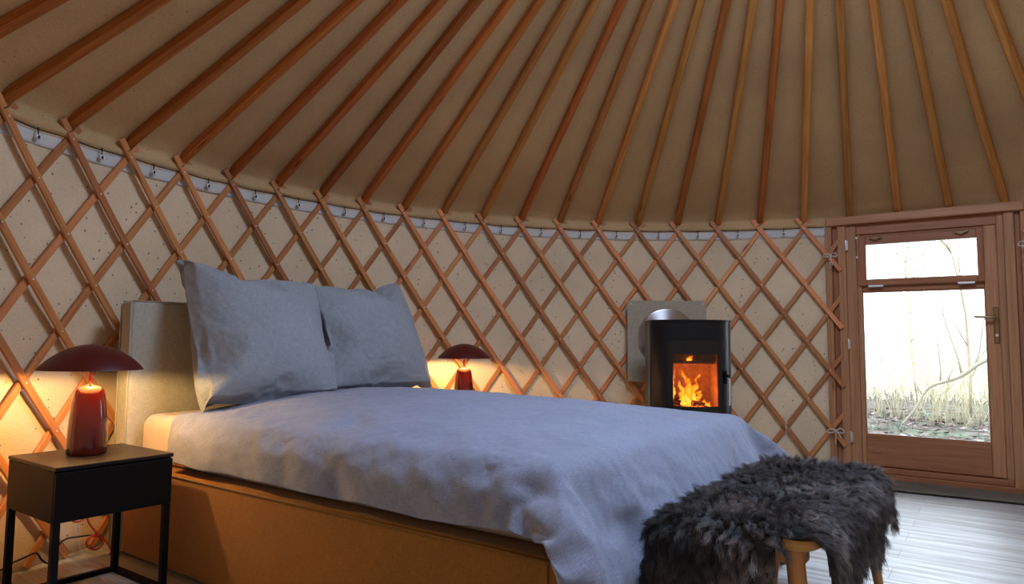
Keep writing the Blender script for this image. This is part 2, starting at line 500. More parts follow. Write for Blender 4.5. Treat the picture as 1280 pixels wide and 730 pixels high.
def build_poles():
    e = .049; w = .021; c = .006
    prof = [(-w + c, -w), (w - c, -w), (w, -w + c), (w, w - c), (w - c, w), (-w + c, w), (-w, w - c), (-w, -w + c)]
    over = {1: 'above the left lamp', 4: 'above the left pillow', 7: 'above the right pillow', 9: 'above the right lamp',
            14: 'left above the stove', 15: 'right above the stove', 19: 'above the left side of the door', 22: 'above the right side of the door'}
    for k in range(-1, 25):
        rd = rad(k)
        pts = []
        for r in (2.966, 2.4, 1.8, 1.2, .66):
            p = rd * r + Vector((0, 0, HZ + e + SL * (3 - r)))
            off = .007 * mnoise.noise(Vector((k * 3.3, r * .4, 0)))
            pts.append(p + Vector((-rd.y, rd.x, 0)) * off)
        dirn = (pts[-1] - pts[0]).normalized(); side = Vector((-rd.y, rd.x, 0)); nn = dirn.cross(side)
        if nn.z > 0: nn = -nn
        o = MB().sweep(pts, nn, prof).build('roof_pole', M['pole2' if k in (9, 10, 12, 13, 14, 16) or k > 17 else 'pole'], auto=25)
        lab = 'wooden roof pole, %s from the left' % ORD[k + 1]
        if k in over: lab += ', ' + over[k]
        tag(o, lab, 'roof pole', 'roof poles running up from the lattice wall')
    # crown wheel the poles run to
    root = empty('crown_wheel', (0, 0, HZ + e + SL * 2.36), label='round wooden crown wheel at the top of the roof where the poles meet', cat='crown wheel')
    mb = MB(); n = 64; pts = []
    for (a_, b_) in ((0, 0),):
        P = []
        for (dr, dz) in ((.60, -.06), (.68, -.06), (.68, .06), (.60, .06), (.60, -.06)):
            P.append([(dr * math.cos(2 * math.pi * i / n), dr * math.sin(2 * math.pi * i / n), dz) for i in range(n)])
        mb.grid(P, cyc=True)
    mb.build('ring', M['pole'], root, auto=40)
    for j in range(3):
        mb = MB(); a = math.pi * j / 3
        pts = [Vector((math.cos(a) * t, math.sin(a) * t, .05 + .14 * (1 - (t / .62) ** 2))) for t in np.linspace(-.62, .62, 17)]
        mb.sweep(pts, Vector((0, 0, 1)), [(-.012, -.012), (.012, -.012), (.012, .012), (-.012, .012)]).build('spoke', M['pole'], root, auto=40)

def rivet(mb, p, n, r=.0042):
    n = Vector(n); a = n.orthogonal().normalized(); b = n.cross(a); base = len(mb.v)
    for (rr, h) in ((r, 0), (r * .8, .0012), (r * .4, .002)):
        for j in range(8):
            t = 2 * math.pi * j / 8; mb.v.append(tuple(p + (a * math.cos(t) + b * math.sin(t)) * rr + n * h))
    for i in range(2):
        for j in range(8):
            j2 = (j + 1) % 8
            mb.face((base + i * 8 + j, base + i * 8 + j2, base + i * 8 + 8 + j2, base + i * 8 + 8 + j), [(0, 0)] * 4, 1)
    mb.face([base + 16 + j for j in range(8)], [(0, 0)] * 8, 1)

def build_lattice(klo, khi, label, top_open_left=True):
    root = empty('lattice_wall', cyl((klo + khi) / 2, 0, 2.96), label=label, cat='lattice wall', group='lattice wall sections')
    root['label'] = label
    off = root.location
    w, t, c = .0150, .0070, .0022
    prof = [(-w + c, -t), (w - c, -t), (w, -t + c), (w, t - c), (w - c, t), (-w + c, t), (-w, t - c), (-w, -t + c)]
    jmax = HZ / ROW - .06
    n0 = int(math.floor(klo)) - 5; n1 = int(math.ceil(khi)) + 5
    for layer in (0, 1):
        for k in range(n0, n1):
            sgn = 1 if layer == 0 else -1
            jt = -.36 if layer == 0 else -.30
            j0, j1 = jt, jmax
            # clip in k
            js = []
            for jj in np.linspace(j0, j1, 300):
                kk = k + sgn * jj * .5
                if klo - .15 <= kk <= khi + .12: js.append(jj)
            if len(js) < 12: continue
            a, b = js[0], js[-1]
            m = max(3, int((b - a) * 3))
            r = 2.948 if layer == 0 else 2.966
            pts = [cyl(k + sgn * .5 * jj, HZ - ROW * jj, r + .0025 * mnoise.noise(Vector((k * 2.1, jj * .6, layer * 9)))) for jj in np.linspace(a, b, m)]
            nor = [-rad(k + sgn * .5 * jj) for jj in np.linspace(a, b, m)]
            mb = MB().sweep([p - off for p in pts], nor, prof)
            if layer == 0:
                for q in range(0, 9):
                    if a < q < b: rivet(mb, cyl(k + .5 * q, HZ - ROW * q, r - t - .0003) - off, -rad(k + .5 * q))
            mb.build('lattice_slat', [M['slat'], M['steel']], root, auto=25)
    # dark cord lashings where slats meet the poles
    for k in range(int(math.ceil(klo)), int(math.floor(khi)) + 1):
        rd = rad(k); up = Vector((0, 0, 1))
        cpt = cyl(k, HZ + .028, 2.950) - off + Vector((-rd.y, rd.x, 0)) * .0145
        sd = Vector((-rd.y, rd.x, 0))
        d1 = (cyl(k + .5, HZ - ROW, 2.948) - cyl(k, HZ, 2.948)).normalized()
        nb = d1.cross(rd)
        loop = [cpt + nb * (.018 * math.cos(x)) - rd * (.0105 * math.sin(x)) for x in np.linspace(0, 2 * math.pi, 13)]
        MB().tube(loop, .0022, 5).build('lashing', M['cordb'], root, smooth=True)
    return root

def build_cord_and_hooks():
    ks = np.linspace(-1.2, KD0 - .05, 240)
    pts = [cyl(k, HZ + .004 - .006 * math.sin(math.pi * (k % 1)) ** 2, 2.972 - .008 * abs(math.sin(math.pi * k)) ** .5) for k in ks]
    o = MB().tube(pts, .0022, 6).build('wall_cord', M['cordb'], smooth=True)
    tag(o, 'thin dark cord running along the top of the felt wall under the roof hem', 'cord')
    # hooks
    proto = None
    for i, k in enumerate(range(-1, 18)):
        p = cyl(k + .5 + .04 * math.sin(k * 2.3), HZ - .003, 2.960)
        a = az(k + .5)
        lab = 'small metal hook on the wall cord between the %s and %s roof poles' % (ORD[k + 1], ORD[k + 2])
        if proto is None:
            root = empty('canvas_hook', (0, 0, 0))
            MB().tube([(0, 0, .008), (0, 0, -.014), (-.002, 0, -.017)], .0016, 6).build('shank', M['dsteel'], root, smooth=True)
            lp = [(-.003, .0065 * math.sin(x), -.0225 + .0065 * math.cos(x)) for x in np.linspace(0, 2 * math.pi, 15)]
            MB().tube(lp, .0022, 6, up=(1, 0, 0)).build('eyelet', M['steel'], root, smooth=True)
            MB().tube([(.001, 0, -.0225), (-.003, 0, -.0225)], .005, 10).build('plug', M['dsteel'], root, smooth=True)
            proto = root; o = root
        else:
            o = proto.copy(); col.objects.link(o)
            for ch in list(proto.children):
                c2 = ch.copy(); col.objects.link(c2); c2.parent = o
        o.location = p; o.rotation_euler = (0, 0, a); o.scale = (1.45, 1.45, 1.45)
        tag(o, lab, 'hook', 'hooks on the wall cord')

def bow(name, p, a, s, label, tails=((-.02, -.06), (.015, -.085)), flip=1):
    """a small cord bow, facing the middle of the yurt"""
    root = empty(name, p, a, label=label, cat='cord tie', group='white cord ties on the door posts')
    def loc(y, z, x=0): return Vector((-.012 - x, y * s * flip, z * s))
    L1 = catmull([loc(0, 0, .004), loc(.022, .012, .006), (loc(.045, .008, .005)), loc(.05, -.008, .003), loc(.03, -.014, .004), loc(0, 0, .006)], 6)
    L2 = catmull([loc(0, 0, .005), loc(-.02, .018, .006), loc(-.042, .012, .004), loc(-.05, -.006, .002), loc(-.028, -.012, .003), loc(0, 0, .006)], 6)
    MB().tube(L1, .0030, 7).build('loop', M['rope'], root, smooth=True)
    MB().tube(L2, .0030, 7).build('loop', M['rope'], root, smooth=True)
    for (y, z) in tails:
        MB().tube(catmull([loc(0, 0, .006), loc(y * .6, z * .4, .008), loc(y, z, .002)], 6), .0028, 7).build('tail', M['rope'], root, smooth=True)
    kn = MB(); kn.lathe([(0.0005, -.008), (.007, -.006), (.009, 0), (.007, .006), (.0005, .008)], 10)
    k = kn.build('knot', M['rope'], root, smooth=True); k.location = (-.018, 0, 0)
    wr = [Vector((-.004 - .012 * math.cos(x), .018 * math.sin(x), .014 * math.sin(x))) for x in np.linspace(0, 2 * math.pi, 14)]
    MB().tube(wr, .0028, 6).build('wrap', M['rope'], root, smooth=True)
    return root

# ------------------------------------------------------------------ door (X along the wall, -Y into the room)
def build_door():
    fr = empty('trim_2', DL, DTH, kind='structure')
    W, W2 = M['doorw'], M['doorw2']
    def b(name, x0, x1, y0, y1, z0, z1, mat, parent, c=.004):
        return MB().box(x0, x1, y0, y1, z0, z1, c=c).build(name, mat, parent)
    # door frame
    b('head_board', -.02, 1.105, -.055, .03, HZ + .004, HZ + .062, W, fr, .005)
    b('edge_lath', -.028, .014, -.035, .02, 0, HZ + .004, W, fr)
    b('post_recess', .014, .051, -.008, .04, 0, HZ + .004, W2, fr)
    b('casing', .05, .103, -.03, .05, 0, HZ + .004, W, fr)
    b('jamb', .102, .168, -.018, .06, 0, HZ + .004, W, fr)
    b('head_rail', .168, .962, -.010, .06, 1.672, HZ + .004, W2, fr)
    b('jamb', .9605, .9985, -.014, .06, 0, HZ + .004, W, fr)
    b('casing', .998, 1.052, -.032, .05, 0, HZ + .004, W, fr)
    b('post_recess', 1.052, 1.082, -.008, .04, 0, HZ + .004, W2, fr)
    b('edge_lath', 1.082, 1.124, -.035, .02, 0, HZ + .004, W, fr)
    b('light_leak_stop', -.04, .180, .061, .085, 0, HZ + .05, W2, fr)  # boards added behind the frame to keep daylight from leaking through its joints
    b('light_leak_stop', .950, 1.15, .061, .085, 0, HZ + .05, W2, fr)
    b('light_leak_stop', .10, 1.0, .061, .084, 1.655, HZ + .05, W2, fr)
    b('light_leak_stop', .10, 1.0, .061, .084, 0, .112, W2, fr)
    b('threshold', .05, 1.05, -.045, .07, 0, .055, W2, fr)
    b('weather_bar', .106, .995, -.035, .02, .056, .095, W2, fr)
    for z in (1.60, .914, .281):
        h = MB(); h.lathe([(.0005, -.038), (.005, -.038), (.0065, -.034), (.0065, .034), (.005, .038), (.0005, .038)], 12)
        h.box(.0045, .013, -.001, .002, -.032, .032)
        o = h.build('hinge', M['steel'], fr, auto=40); o.location = (.1045, -.038, z)
    # leaf
    d = empty('door_1', DL + Vector((math.cos(DTH), math.sin(DTH), 0)) * .168, DTH, kind='structure')
    w = .962 - .168 - .003
    gx0, gx1 = .196 - .168, .890 - .168
    x0, x1 = .002, w
    b('stile', x0, gx0, -.022, .045, .10, 1.668, W, d)
    b('stile', gx1, x1, -.022, .045, .10, 1.668, W, d)
    b('bottom_rail', gx0, gx1, -.020, .043, .10, .306, W2, d)
    b('mid_rail', gx0, gx1, -.012, .043, 1.272, 1.318, W2, d)
    b('top_rail', gx0, gx1, -.012, .043, 1.64, 1.668, W2, d)
    g = MB().box(gx0 - .005, gx1 + .005, .012, .016, .30, 1.28).build('pane', M['glass'], d)
    # beads round the big pane
    for (a_, b_, c_, e_) in ((gx0, gx0 + .006, .306, 1.272), (gx1 - .006, gx1, .306, 1.272), (gx0, gx1, .306, .312), (gx0, gx1, 1.266, 1.272)):
        b('bead', a_, b_, -.006, .012, c_, e_, W, d, .001)
    # hopper sash, proud of the leaf
    sx0, sx1 = .180 - .168, .893 - .168
    hx0, hx1 = .229 - .168, .857 - .168
    s = empty('top_sash', (0, 0, 0)); s.parent = d
    b('sash_stile', sx0, hx0, -.040, .010, 1.312, 1.655, W2, s)
    b('sash_stile', hx1, sx1, -.040, .010, 1.312, 1.655, W2, s)
    b('sash_rail', hx0, hx1, -.039, .010, 1.312, 1.357, W2, s)
    b('sash_rail', hx0, hx1, -.039, .010, 1.596, 1.655, W2, s)
    MB().box(hx0 - .004, hx1 + .004, -.012, -.008, 1.35, 1.60).build('sash_pane', M['glass'], s)
    for x in (.285 - .168, .795 - .168):
        q = MB(); q.box(x - .045, x + .045, -.047, -.040, 1.300, 1.316, c=.002)
        q.tube([(x - .045, -.048, 1.308), (x + .045, -.048, 1.308)], .0055, 8)
        q.build('sash_hinge', M['steel'], d, auto=40)
    for x in (.290 - .168, .775 - .168):
        q = MB(); q.box(x - .035, x + .035, -.046, -.040, 1.625, 1.642, c=.002)
        q.tube([(x - .03, -.050, 1.634), (x, -.058, 1.622), (x + .04, -.056, 1.640)], .005, 8)
        q.build('catch', M['brass'], d, auto=40)
    q = MB(); q.tube([(.008, -.030, 1.50), (.008, -.030, 1.655)], .0035, 8)
    q.box(-.002, .018, -.034, -.022, 1.505, 1.52, c=.002); q.box(-.002, .018, -.034, -.022, 1.64, 1.655, c=.002)
    q.build('bolt', M['steel'], d, auto=40)
    q = MB(); x = .942 - .168
    q.box(x - .014, x + .014, -.030, -.022, .925, 1.150, c=.004)
    hp = q.build('handle_plate', M['brass'], d, auto=40)
    q = MB(); q.tube([(x, -.028, 1.085), (x, -.068, 1.085)], .009, 12)
    q.tube(catmull([(x, -.066, 1.085), (x - .03, -.070, 1.086), (x - .07, -.068, 1.088), (x - .112, -.064, 1.092)], 5), [.009] * 5 + [.0085] * 5 + [.008] * 5 + [.007], 12)
    q.build('door_handle', M['brass'], d, auto=60)
    q = MB(); q.tube([(x, -.030, .975), (x, -.037, .975)], .009, 12); q.build('lock_cylinder', M['steel'], d, auto=60)
    # mat
    A = Vector((2.246, -1.325, 0)); B = Vector((1.932, -1.961, 0)); a = math.atan2(B.y - A.y, B.x - A.x)
    o = MB(); P = []
    Y1 = .43
    for i in range(60):
        row = []
        for j in range(24):
            x = -.02 + 1.02 * i / 59; y = Y1 * j / 23
            row.append((x, y, .016 + .002 * mnoise.noise(Vector((x * 9, y * 9, 0)))))
        P.append(row)
    o.grid(P)
    m_ = o.build('door_mat', M['mat'], smooth=True, loc=A, rz=R(-120.5))
    sm = m_.modifiers.new('thickness', 'SOLIDIFY'); sm.thickness = .014; sm.offset = 0
    m_.location.z = 0
    tag(m_, 'dark grey brown coir mat lying on the floor in front of the door', 'door mat')

# ------------------------------------------------------------------ bed
BW, BL = 1.65, 2.13
def build_bed():
    root = empty('bed', bed(0, 0), TB, label='double bed with a beige linen base and padded headboard against the lattice wall', cat='bed')
    # base: soft box with piping; x along length, y across
    def softbox(name, x0, x1, y0, y1, z0, z1, mat, r, parent, seg=5, wob=.004, nx=40, ny=30, nz=12):
        bm = MB(); bm.box(x0, x1, y0, y1, z0, z1)
        o = bm.build(name, mat, parent, auto=60)
        bv = o.modifiers.new('round', 'BEVEL'); bv.width = r; bv.segments = seg; bv.harden_normals = False
        return o
    base = softbox('base', .0, BL, 0, BW, .02, .385, M['basefab'], .012, root)
    q = MB()
    pz = .378
    q.tube([(0.01, -.002, pz), (BL - .01, -.002, pz)], .0045, 6); q.tube([(BL + .002, .01, pz), (BL + .002, BW - .01, pz)], .0045, 6)
    q.tube([(BL - .03, -.001, pz), (BL - .03, -.001, .03)], .003, 6)
    q.tube([(BL - .004, -.001, pz), (BL - .004, -.001, .03)], .004, 6)
    q.build('seam', M['basefab'], base, smooth=True)
    for x in (.12, BL - .12):
        for y in (.12, BW - .12):
            MB().tube([(x, y, 0), (x, y, .03)], .03, 16).build('foot', M['black'], root, auto=40)
    hb = softbox('headboard', -.095, 0, -.005, BW + .07, .02, 1.068, M['headfab'], .014, root)
    q = MB()
    for x in (-.004, -.091):
        q.tube([(x, -.006, .03), (x, -.006, 1.06), ], .0035, 6); q.tube([(x, BW + .071, .03), (x, BW + .071, 1.06)], .0035, 6)
        q.tube([(x, .0, 1.069), (x, BW + .065, 1.069)], .0035, 6)
    q.build('seam', M['headfab'], hb, smooth=True)
    mt = softbox('mattress', .004, BL - .03, .045, BW - .045, .385, .588, M['sheet'], .055, root, seg=6)
    return root

# ------------------------------------------------------------------ duvet and pillows: cloth left to settle
def settle(n1, n2, fn, th, colliders, frames, cloth, rot=None, loc=None, puff=None):
    """let a two-sided cushion of cloth settle on boxes; gives its points, faces and the row maps"""
    sc = bpy.context.scene; made = []
    T = np.zeros((n1, n2), int); B = np.zeros((n1, n2), int); V = []
    for sgn, G in ((1, T), (-1, B)):
        for i in range(n1):
            for j in range(n2):
                e = min(i, j, n1 - 1 - i, n2 - 1 - j)
                if sgn < 0 and e == 0: G[i, j] = T[i, j]; continue
                G[i, j] = len(V); V.append(fn(i / (n1 - 1), j / (n2 - 1), sgn * th * min(1, e / 4)))
    F = []
    for i in range(n1 - 1):
        for j in range(n2 - 1):
            F.append((int(T[i, j]), int(T[i + 1, j]), int(T[i + 1, j + 1]), int(T[i, j + 1])))
            F.append((int(B[i, j]), int(B[i, j + 1]), int(B[i + 1, j + 1]), int(B[i + 1, j])))
    me = bpy.data.meshes.new('settling'); me.from_pydata([tuple(p) for p in V], [], F)
    o = bpy.data.objects.new('settling', me); sc.collection.objects.link(o); made.append(o)
    if rot: o.rotation_euler = rot
    if loc: o.location = loc
    for (x0, x1, y0, y1, z0, z1, bev) in colliders:
        v = [(x, y, z) for x in (x0, x1) for y in (y0, y1) for z in (z0, z1)]
        f = [(0, 1, 3, 2), (4, 6, 7, 5), (0, 4, 5, 1), (2, 3, 7, 6), (0, 2, 6, 4), (1, 5, 7, 3)]
        m2 = bpy.data.meshes.new('rest'); m2.from_pydata(v, [], f)
        c = bpy.data.objects.new('rest', m2); sc.collection.objects.link(c); made.append(c)
        b = c.modifiers.new('bevel', 'BEVEL'); b.width = bev; b.segments = 4
        c.modifiers.new('collision', 'COLLISION'); c.collision.thickness_outer = .008; c.collision.cloth_friction = 15
    cl = o.modifiers.new('cloth', 'CLOTH'); s = cl.settings
    if puff:
        vg = o.vertex_groups.new(name='puff')
        for G in (T, B):
            for i in range(n1):
                for j in range(n2): vg.add([int(G[i, j])], puff(i / (n1 - 1), j / (n2 - 1)), 'REPLACE')
        s.vertex_group_pressure = 'puff'
    g = cloth.pop('gravity', 1.0); dist = cloth.pop('distance', .006)
    for k, v in cloth.items(): setattr(s, k, v)
    s.effector_weights.gravity = g
    cl.collision_settings.collision_quality = 3; cl.collision_settings.distance_min = dist
    cl.collision_settings.use_self_collision = False
    sc.frame_start = 1; sc.frame_end = frames
    cl.point_cache.frame_start = 1; cl.point_cache.frame_end = frames + 5
    for f in range(1, frames + 1): sc.frame_set(f)
    e = o.evaluated_get(bpy.context.evaluated_depsgraph_get()); em = e.to_mesh()
    P = np.zeros(len(em.vertices) * 3); em.vertices.foreach_get('co', P); P = P.reshape(-1, 3)
    e.to_mesh_clear()
    for q in made:
        d = q.data; bpy.data.objects.remove(q); bpy.data.meshes.remove(d)
    sc.frame_set(1)
    return P, F, T, B

def sim_duvet():
    W = 1.65
    def fn(a, b, z):
        u = .20 + 2.38 * a; v = -.045 + 1.80 * b
        u += .20 * max(0, 1 - a * 4) * (1 - b) ** 5
        q = .030 * mnoise.noise(Vector((u * 2.2, v * 2.2, 1))) + .018 * mnoise.noise(Vector((u * 5, v * 5, 2)))
        w = max(0, 1 - max(0, v - .12) / .35)       # the near edge is bunched into slanting folds
        q += w * .028 * mnoise.noise(Vector((u * 9 + v * 6, v * 2.5 - u * 2, 4)))
        h = .665 + z + q; e = u - 2.12
        if e > 0:       # foot end starts folded down over the edge
            k = .08; t = min(e / k, math.pi / 2)
            h = .665 - (k - k * math.cos(t)) - max(0, e - k * math.pi / 2) + (z + q * .3) * math.cos(t)
            u = 2.12 + k * math.sin(t) + (z + q * .3) * math.sin(t)
        return (u + .012 * mnoise.noise(Vector((u * 4, v * 4, 7))), v + .012 * mnoise.noise(Vector((u * 4, v * 4, 9))), h)
    return settle(88, 78, fn, .024, [(.004, 2.10, .045, W - .045, .385, .588, .05), (0, 2.13, 0, W, .02, .38, .012), (-.1, 0, 0, W, 0, 1.0, .01),
        (2.28, 2.60, .10, 1.60, .0, .44, .02), (-1, 4, -2, 4, -.3, 0, .01)], 60,
        dict(quality=7, mass=.035, tension_stiffness=10, compression_stiffness=6, shear_stiffness=3, bending_stiffness=.10, air_damping=1.0, tension_damping=5,
             use_pressure=True, uniform_pressure_force=.60, shrink_min=-.125), puff=lambda a, b: 1.0 if a < .76 else max(.22, 1 - (a - .76) * 9))

def sim_pillow(sd):
    def fn(a, b, z):
        x = (a - .5) * .80; y = (b - .5) * .80
        return (x, y, z + .014 * mnoise.noise(Vector((x * 5, y * 5, sd * 3.1))))
    return settle(50, 50, fn, .012, [], 40,
        dict(quality=8, mass=.03, tension_stiffness=18, compression_stiffness=10, shear_stiffness=5, bending_stiffness=.10, air_damping=1.5,
             use_pressure=True, uniform_pressure_force=1.1, shrink_min=-.065, gravity=0.0))

def cloth_mesh(P, F, T, B, sx, sy):
    mb = MB(); mb.v = [tuple(p) for p in P]; n1, n2 = T.shape; uv = {}
    for G in (T, B):
        for i in range(n1):
            for j in range(n2): uv[int(G[i, j])] = (i / (n1 - 1) * sx, j / (n2 - 1) * sy)
    for f in F: mb.face(f, [uv[k] for k in f])
    return mb

def build_duvet():
    o = cloth_mesh(*DUVET, 2.3, 2.1).build('duvet', M['duvet'], smooth=True, loc=bed(0, 0), rz=TB)
    ss = o.modifiers.new('smooth', 'SUBSURF'); ss.levels = 2; ss.render_levels = 2
    tag(o, 'rumpled blue grey duvet spread over the bed and hanging down its foot end', 'duvet')
    return o

def build_pillow(S, corners, label, thick=1.0):
    """corners BL, BR, TR, TL in world: the settled cushion is laid onto them"""
    P, F, T, B = S; A = P[T]
    BLc, BRc, TRc, TLc = [np.array(c, float) for c in corners]
    nrm = np.cross(BRc - BLc, TLc - BLc); nrm /= np.linalg.norm(nrm)
    if nrm @ (np.array(CAM) - BLc) < 0: nrm = -nrm
    cor = [A[0, 0], A[-1, 0], A[-1, -1], A[0, -1]]
    cx = (cor[0][:2] + cor[3][:2]) / 2; 
    # bilinear coordinates of every point in the square of its corners
    def par(P):
        x, y = P[..., 0], P[..., 1]
        a = np.full(x.shape, .5); b = np.full(x.shape, .5)
        for _ in range(12):
            F = [((cor[0][i] * (1 - a) + cor[1][i] * a) * (1 - b) + (cor[3][i] * (1 - a) + cor[2][i] * a) * b) - (x, y)[i] for i in (0, 1)]
            Ja = [(cor[1][i] - cor[0][i]) * (1 - b) + (cor[2][i] - cor[3][i]) * b for i in (0, 1)]
            Jb = [(cor[3][i] - cor[0][i]) * (1 - a) + (cor[2][i] - cor[1][i]) * a for i in (0, 1)]
            det = Ja[0] * Jb[1] - Ja[1] * Jb[0]
            a = a - (F[0] * Jb[1] - F[1] * Jb[0]) / det; b = b - (Ja[0] * F[1] - Ja[1] * F[0]) / det
        return a, b
    z0 = np.mean([c[2] for c in cor])
    def put(P):
        a, b = par(P); a = a[..., None]; b = b[..., None]
        return (BLc * (1 - a) + BRc * a) * (1 - b) + (TLc * (1 - a) + TRc * a) * b + nrm * ((P[..., 2:3] - z0) * thick)
    cen = (BLc + BRc + TRc + TLc) / 4
    o = cloth_mesh(put(P) - cen, F, T, B, .8, .8).build('pillow', M['pillow'], smooth=True, loc=cen)
    ss = o.modifiers.new('smooth', 'SUBSURF'); ss.levels = 2; ss.render_levels = 2
    tag(o, label, 'pillow', 'large square pillows against the headboard')
    return o

# ------------------------------------------------------------------ nightstands and lamps
def build_nightstand(c, rz, label, z1=.49):
    root = empty('nightstand', (c[0], c[1], 0), rz, label=label, cat='nightstand', group='black nightstands beside the bed')
    w, d = .385, .39; hw, hd = w / 2, d / 2
    MB().box(-hw, hw, -hd, hd, z1 - .013, z1, c=.002).build('table_top', M['blackw'], root)
    b = MB(); zb = z1 - .180
    b.box(-hw + .002, hw - .002, -hd + .014, hd - .002, zb, z1 - .0135, c=.002).build('body', M['black'], root)
    MB().box(-hw + .003, hw - .003, -hd + .001, -hd + .0135, zb + .002, z1 - .019, c=.0015).build('drawer', M['black'], root)
    fr = MB(); t = .011
    for sx in (-1, 1):
        for sy in (-1, 1):
            x = sx * (hw - t - .003); y = sy * (hd - t - .004)
            MB().box(x - t, x + t, y - t, y + t, 0, zb - .0, c=.001).build('leg', M['black'], root)
    x = hw - t - .003; y = hd - t - .004
    for sy in (-1, 1):
        MB().box(-x + t, x - t, sy * y - t, sy * y + t, 0.001, .019, c=.001).build('rail', M['black'], root)
    for sx in (-1, 1):
        MB().box(sx * x - t, sx * x + t, -y + t, y - t, 0.001, .019, c=.001).build('rail', M['black'], root)
    return root

def build_lamp(p, label, power):
    root = empty('table_lamp', p, 0, label=label, cat='table lamp', group='red mushroom lamps beside the bed')
    H = .245
    pr = [(.0005, 0), (.058, 0), (.0635, .004), (.064, .012), (.064, .06), (.061, .12), (.055, .18), (.049, .212), (.044, .229), (.036, .240), (.022, .245), (.012, .2462), (.008, .250)]
    MB().lathe(pr, 56).build('lamp_base', M['red'], root, smooth=True)
    MB().lathe([(.0105, .246), (.007, .252), (.0055, .262), (.0052, .30), (.0052, .318)], 20).build('stem', M['red'], root, smooth=True)
    MB().lathe([(.0005, .296), (.014, .296), (.016, .299), (.016, .309), (.012, .312), (.0005, .312)], 24).build('socket', M['cream'], root, smooth=True)
    z0 = .302; rs = .169; h = .092
    outer = []
    for t in np.linspace(0, 1, 24):
        r = rs * math.sin(t * math.pi / 2); z = z0 + h * (1 - (r / rs) ** 2) ** .88 if r < rs else z0
        outer.append((max(r, .0005), z))
    inner = [(max(r - .0025, .0005), z - .0025 if z > z0 + .003 else z) for r, z in outer][::-1]
    mb = MB(); mb.lathe(outer[::-1], 72, 0); mb.lathe([(rs, z0), (rs - .0025, z0)], 72, 0); mb.lathe(inner, 72, 1)
    sh = mb.build('lamp_shade', [M['redm'], M['redin']], root, smooth=True)
    bm = NT('warm_bulb'); bm.b.inputs['Base Color'].default_value = (0, 0, 0, 1)
    bm.b.inputs['Emission Color'].default_value = (1, .67, .28, 1); bm.b.inputs['Emission Strength'].default_value = power
    pr = [(max(.0005, .019 * math.sin(t)), .331 - .019 * math.cos(t)) for t in np.linspace(0, math.pi, 14)]
    MB().lathe(pr, 20).build('bulb', bm.m, root, smooth=True)
    return root

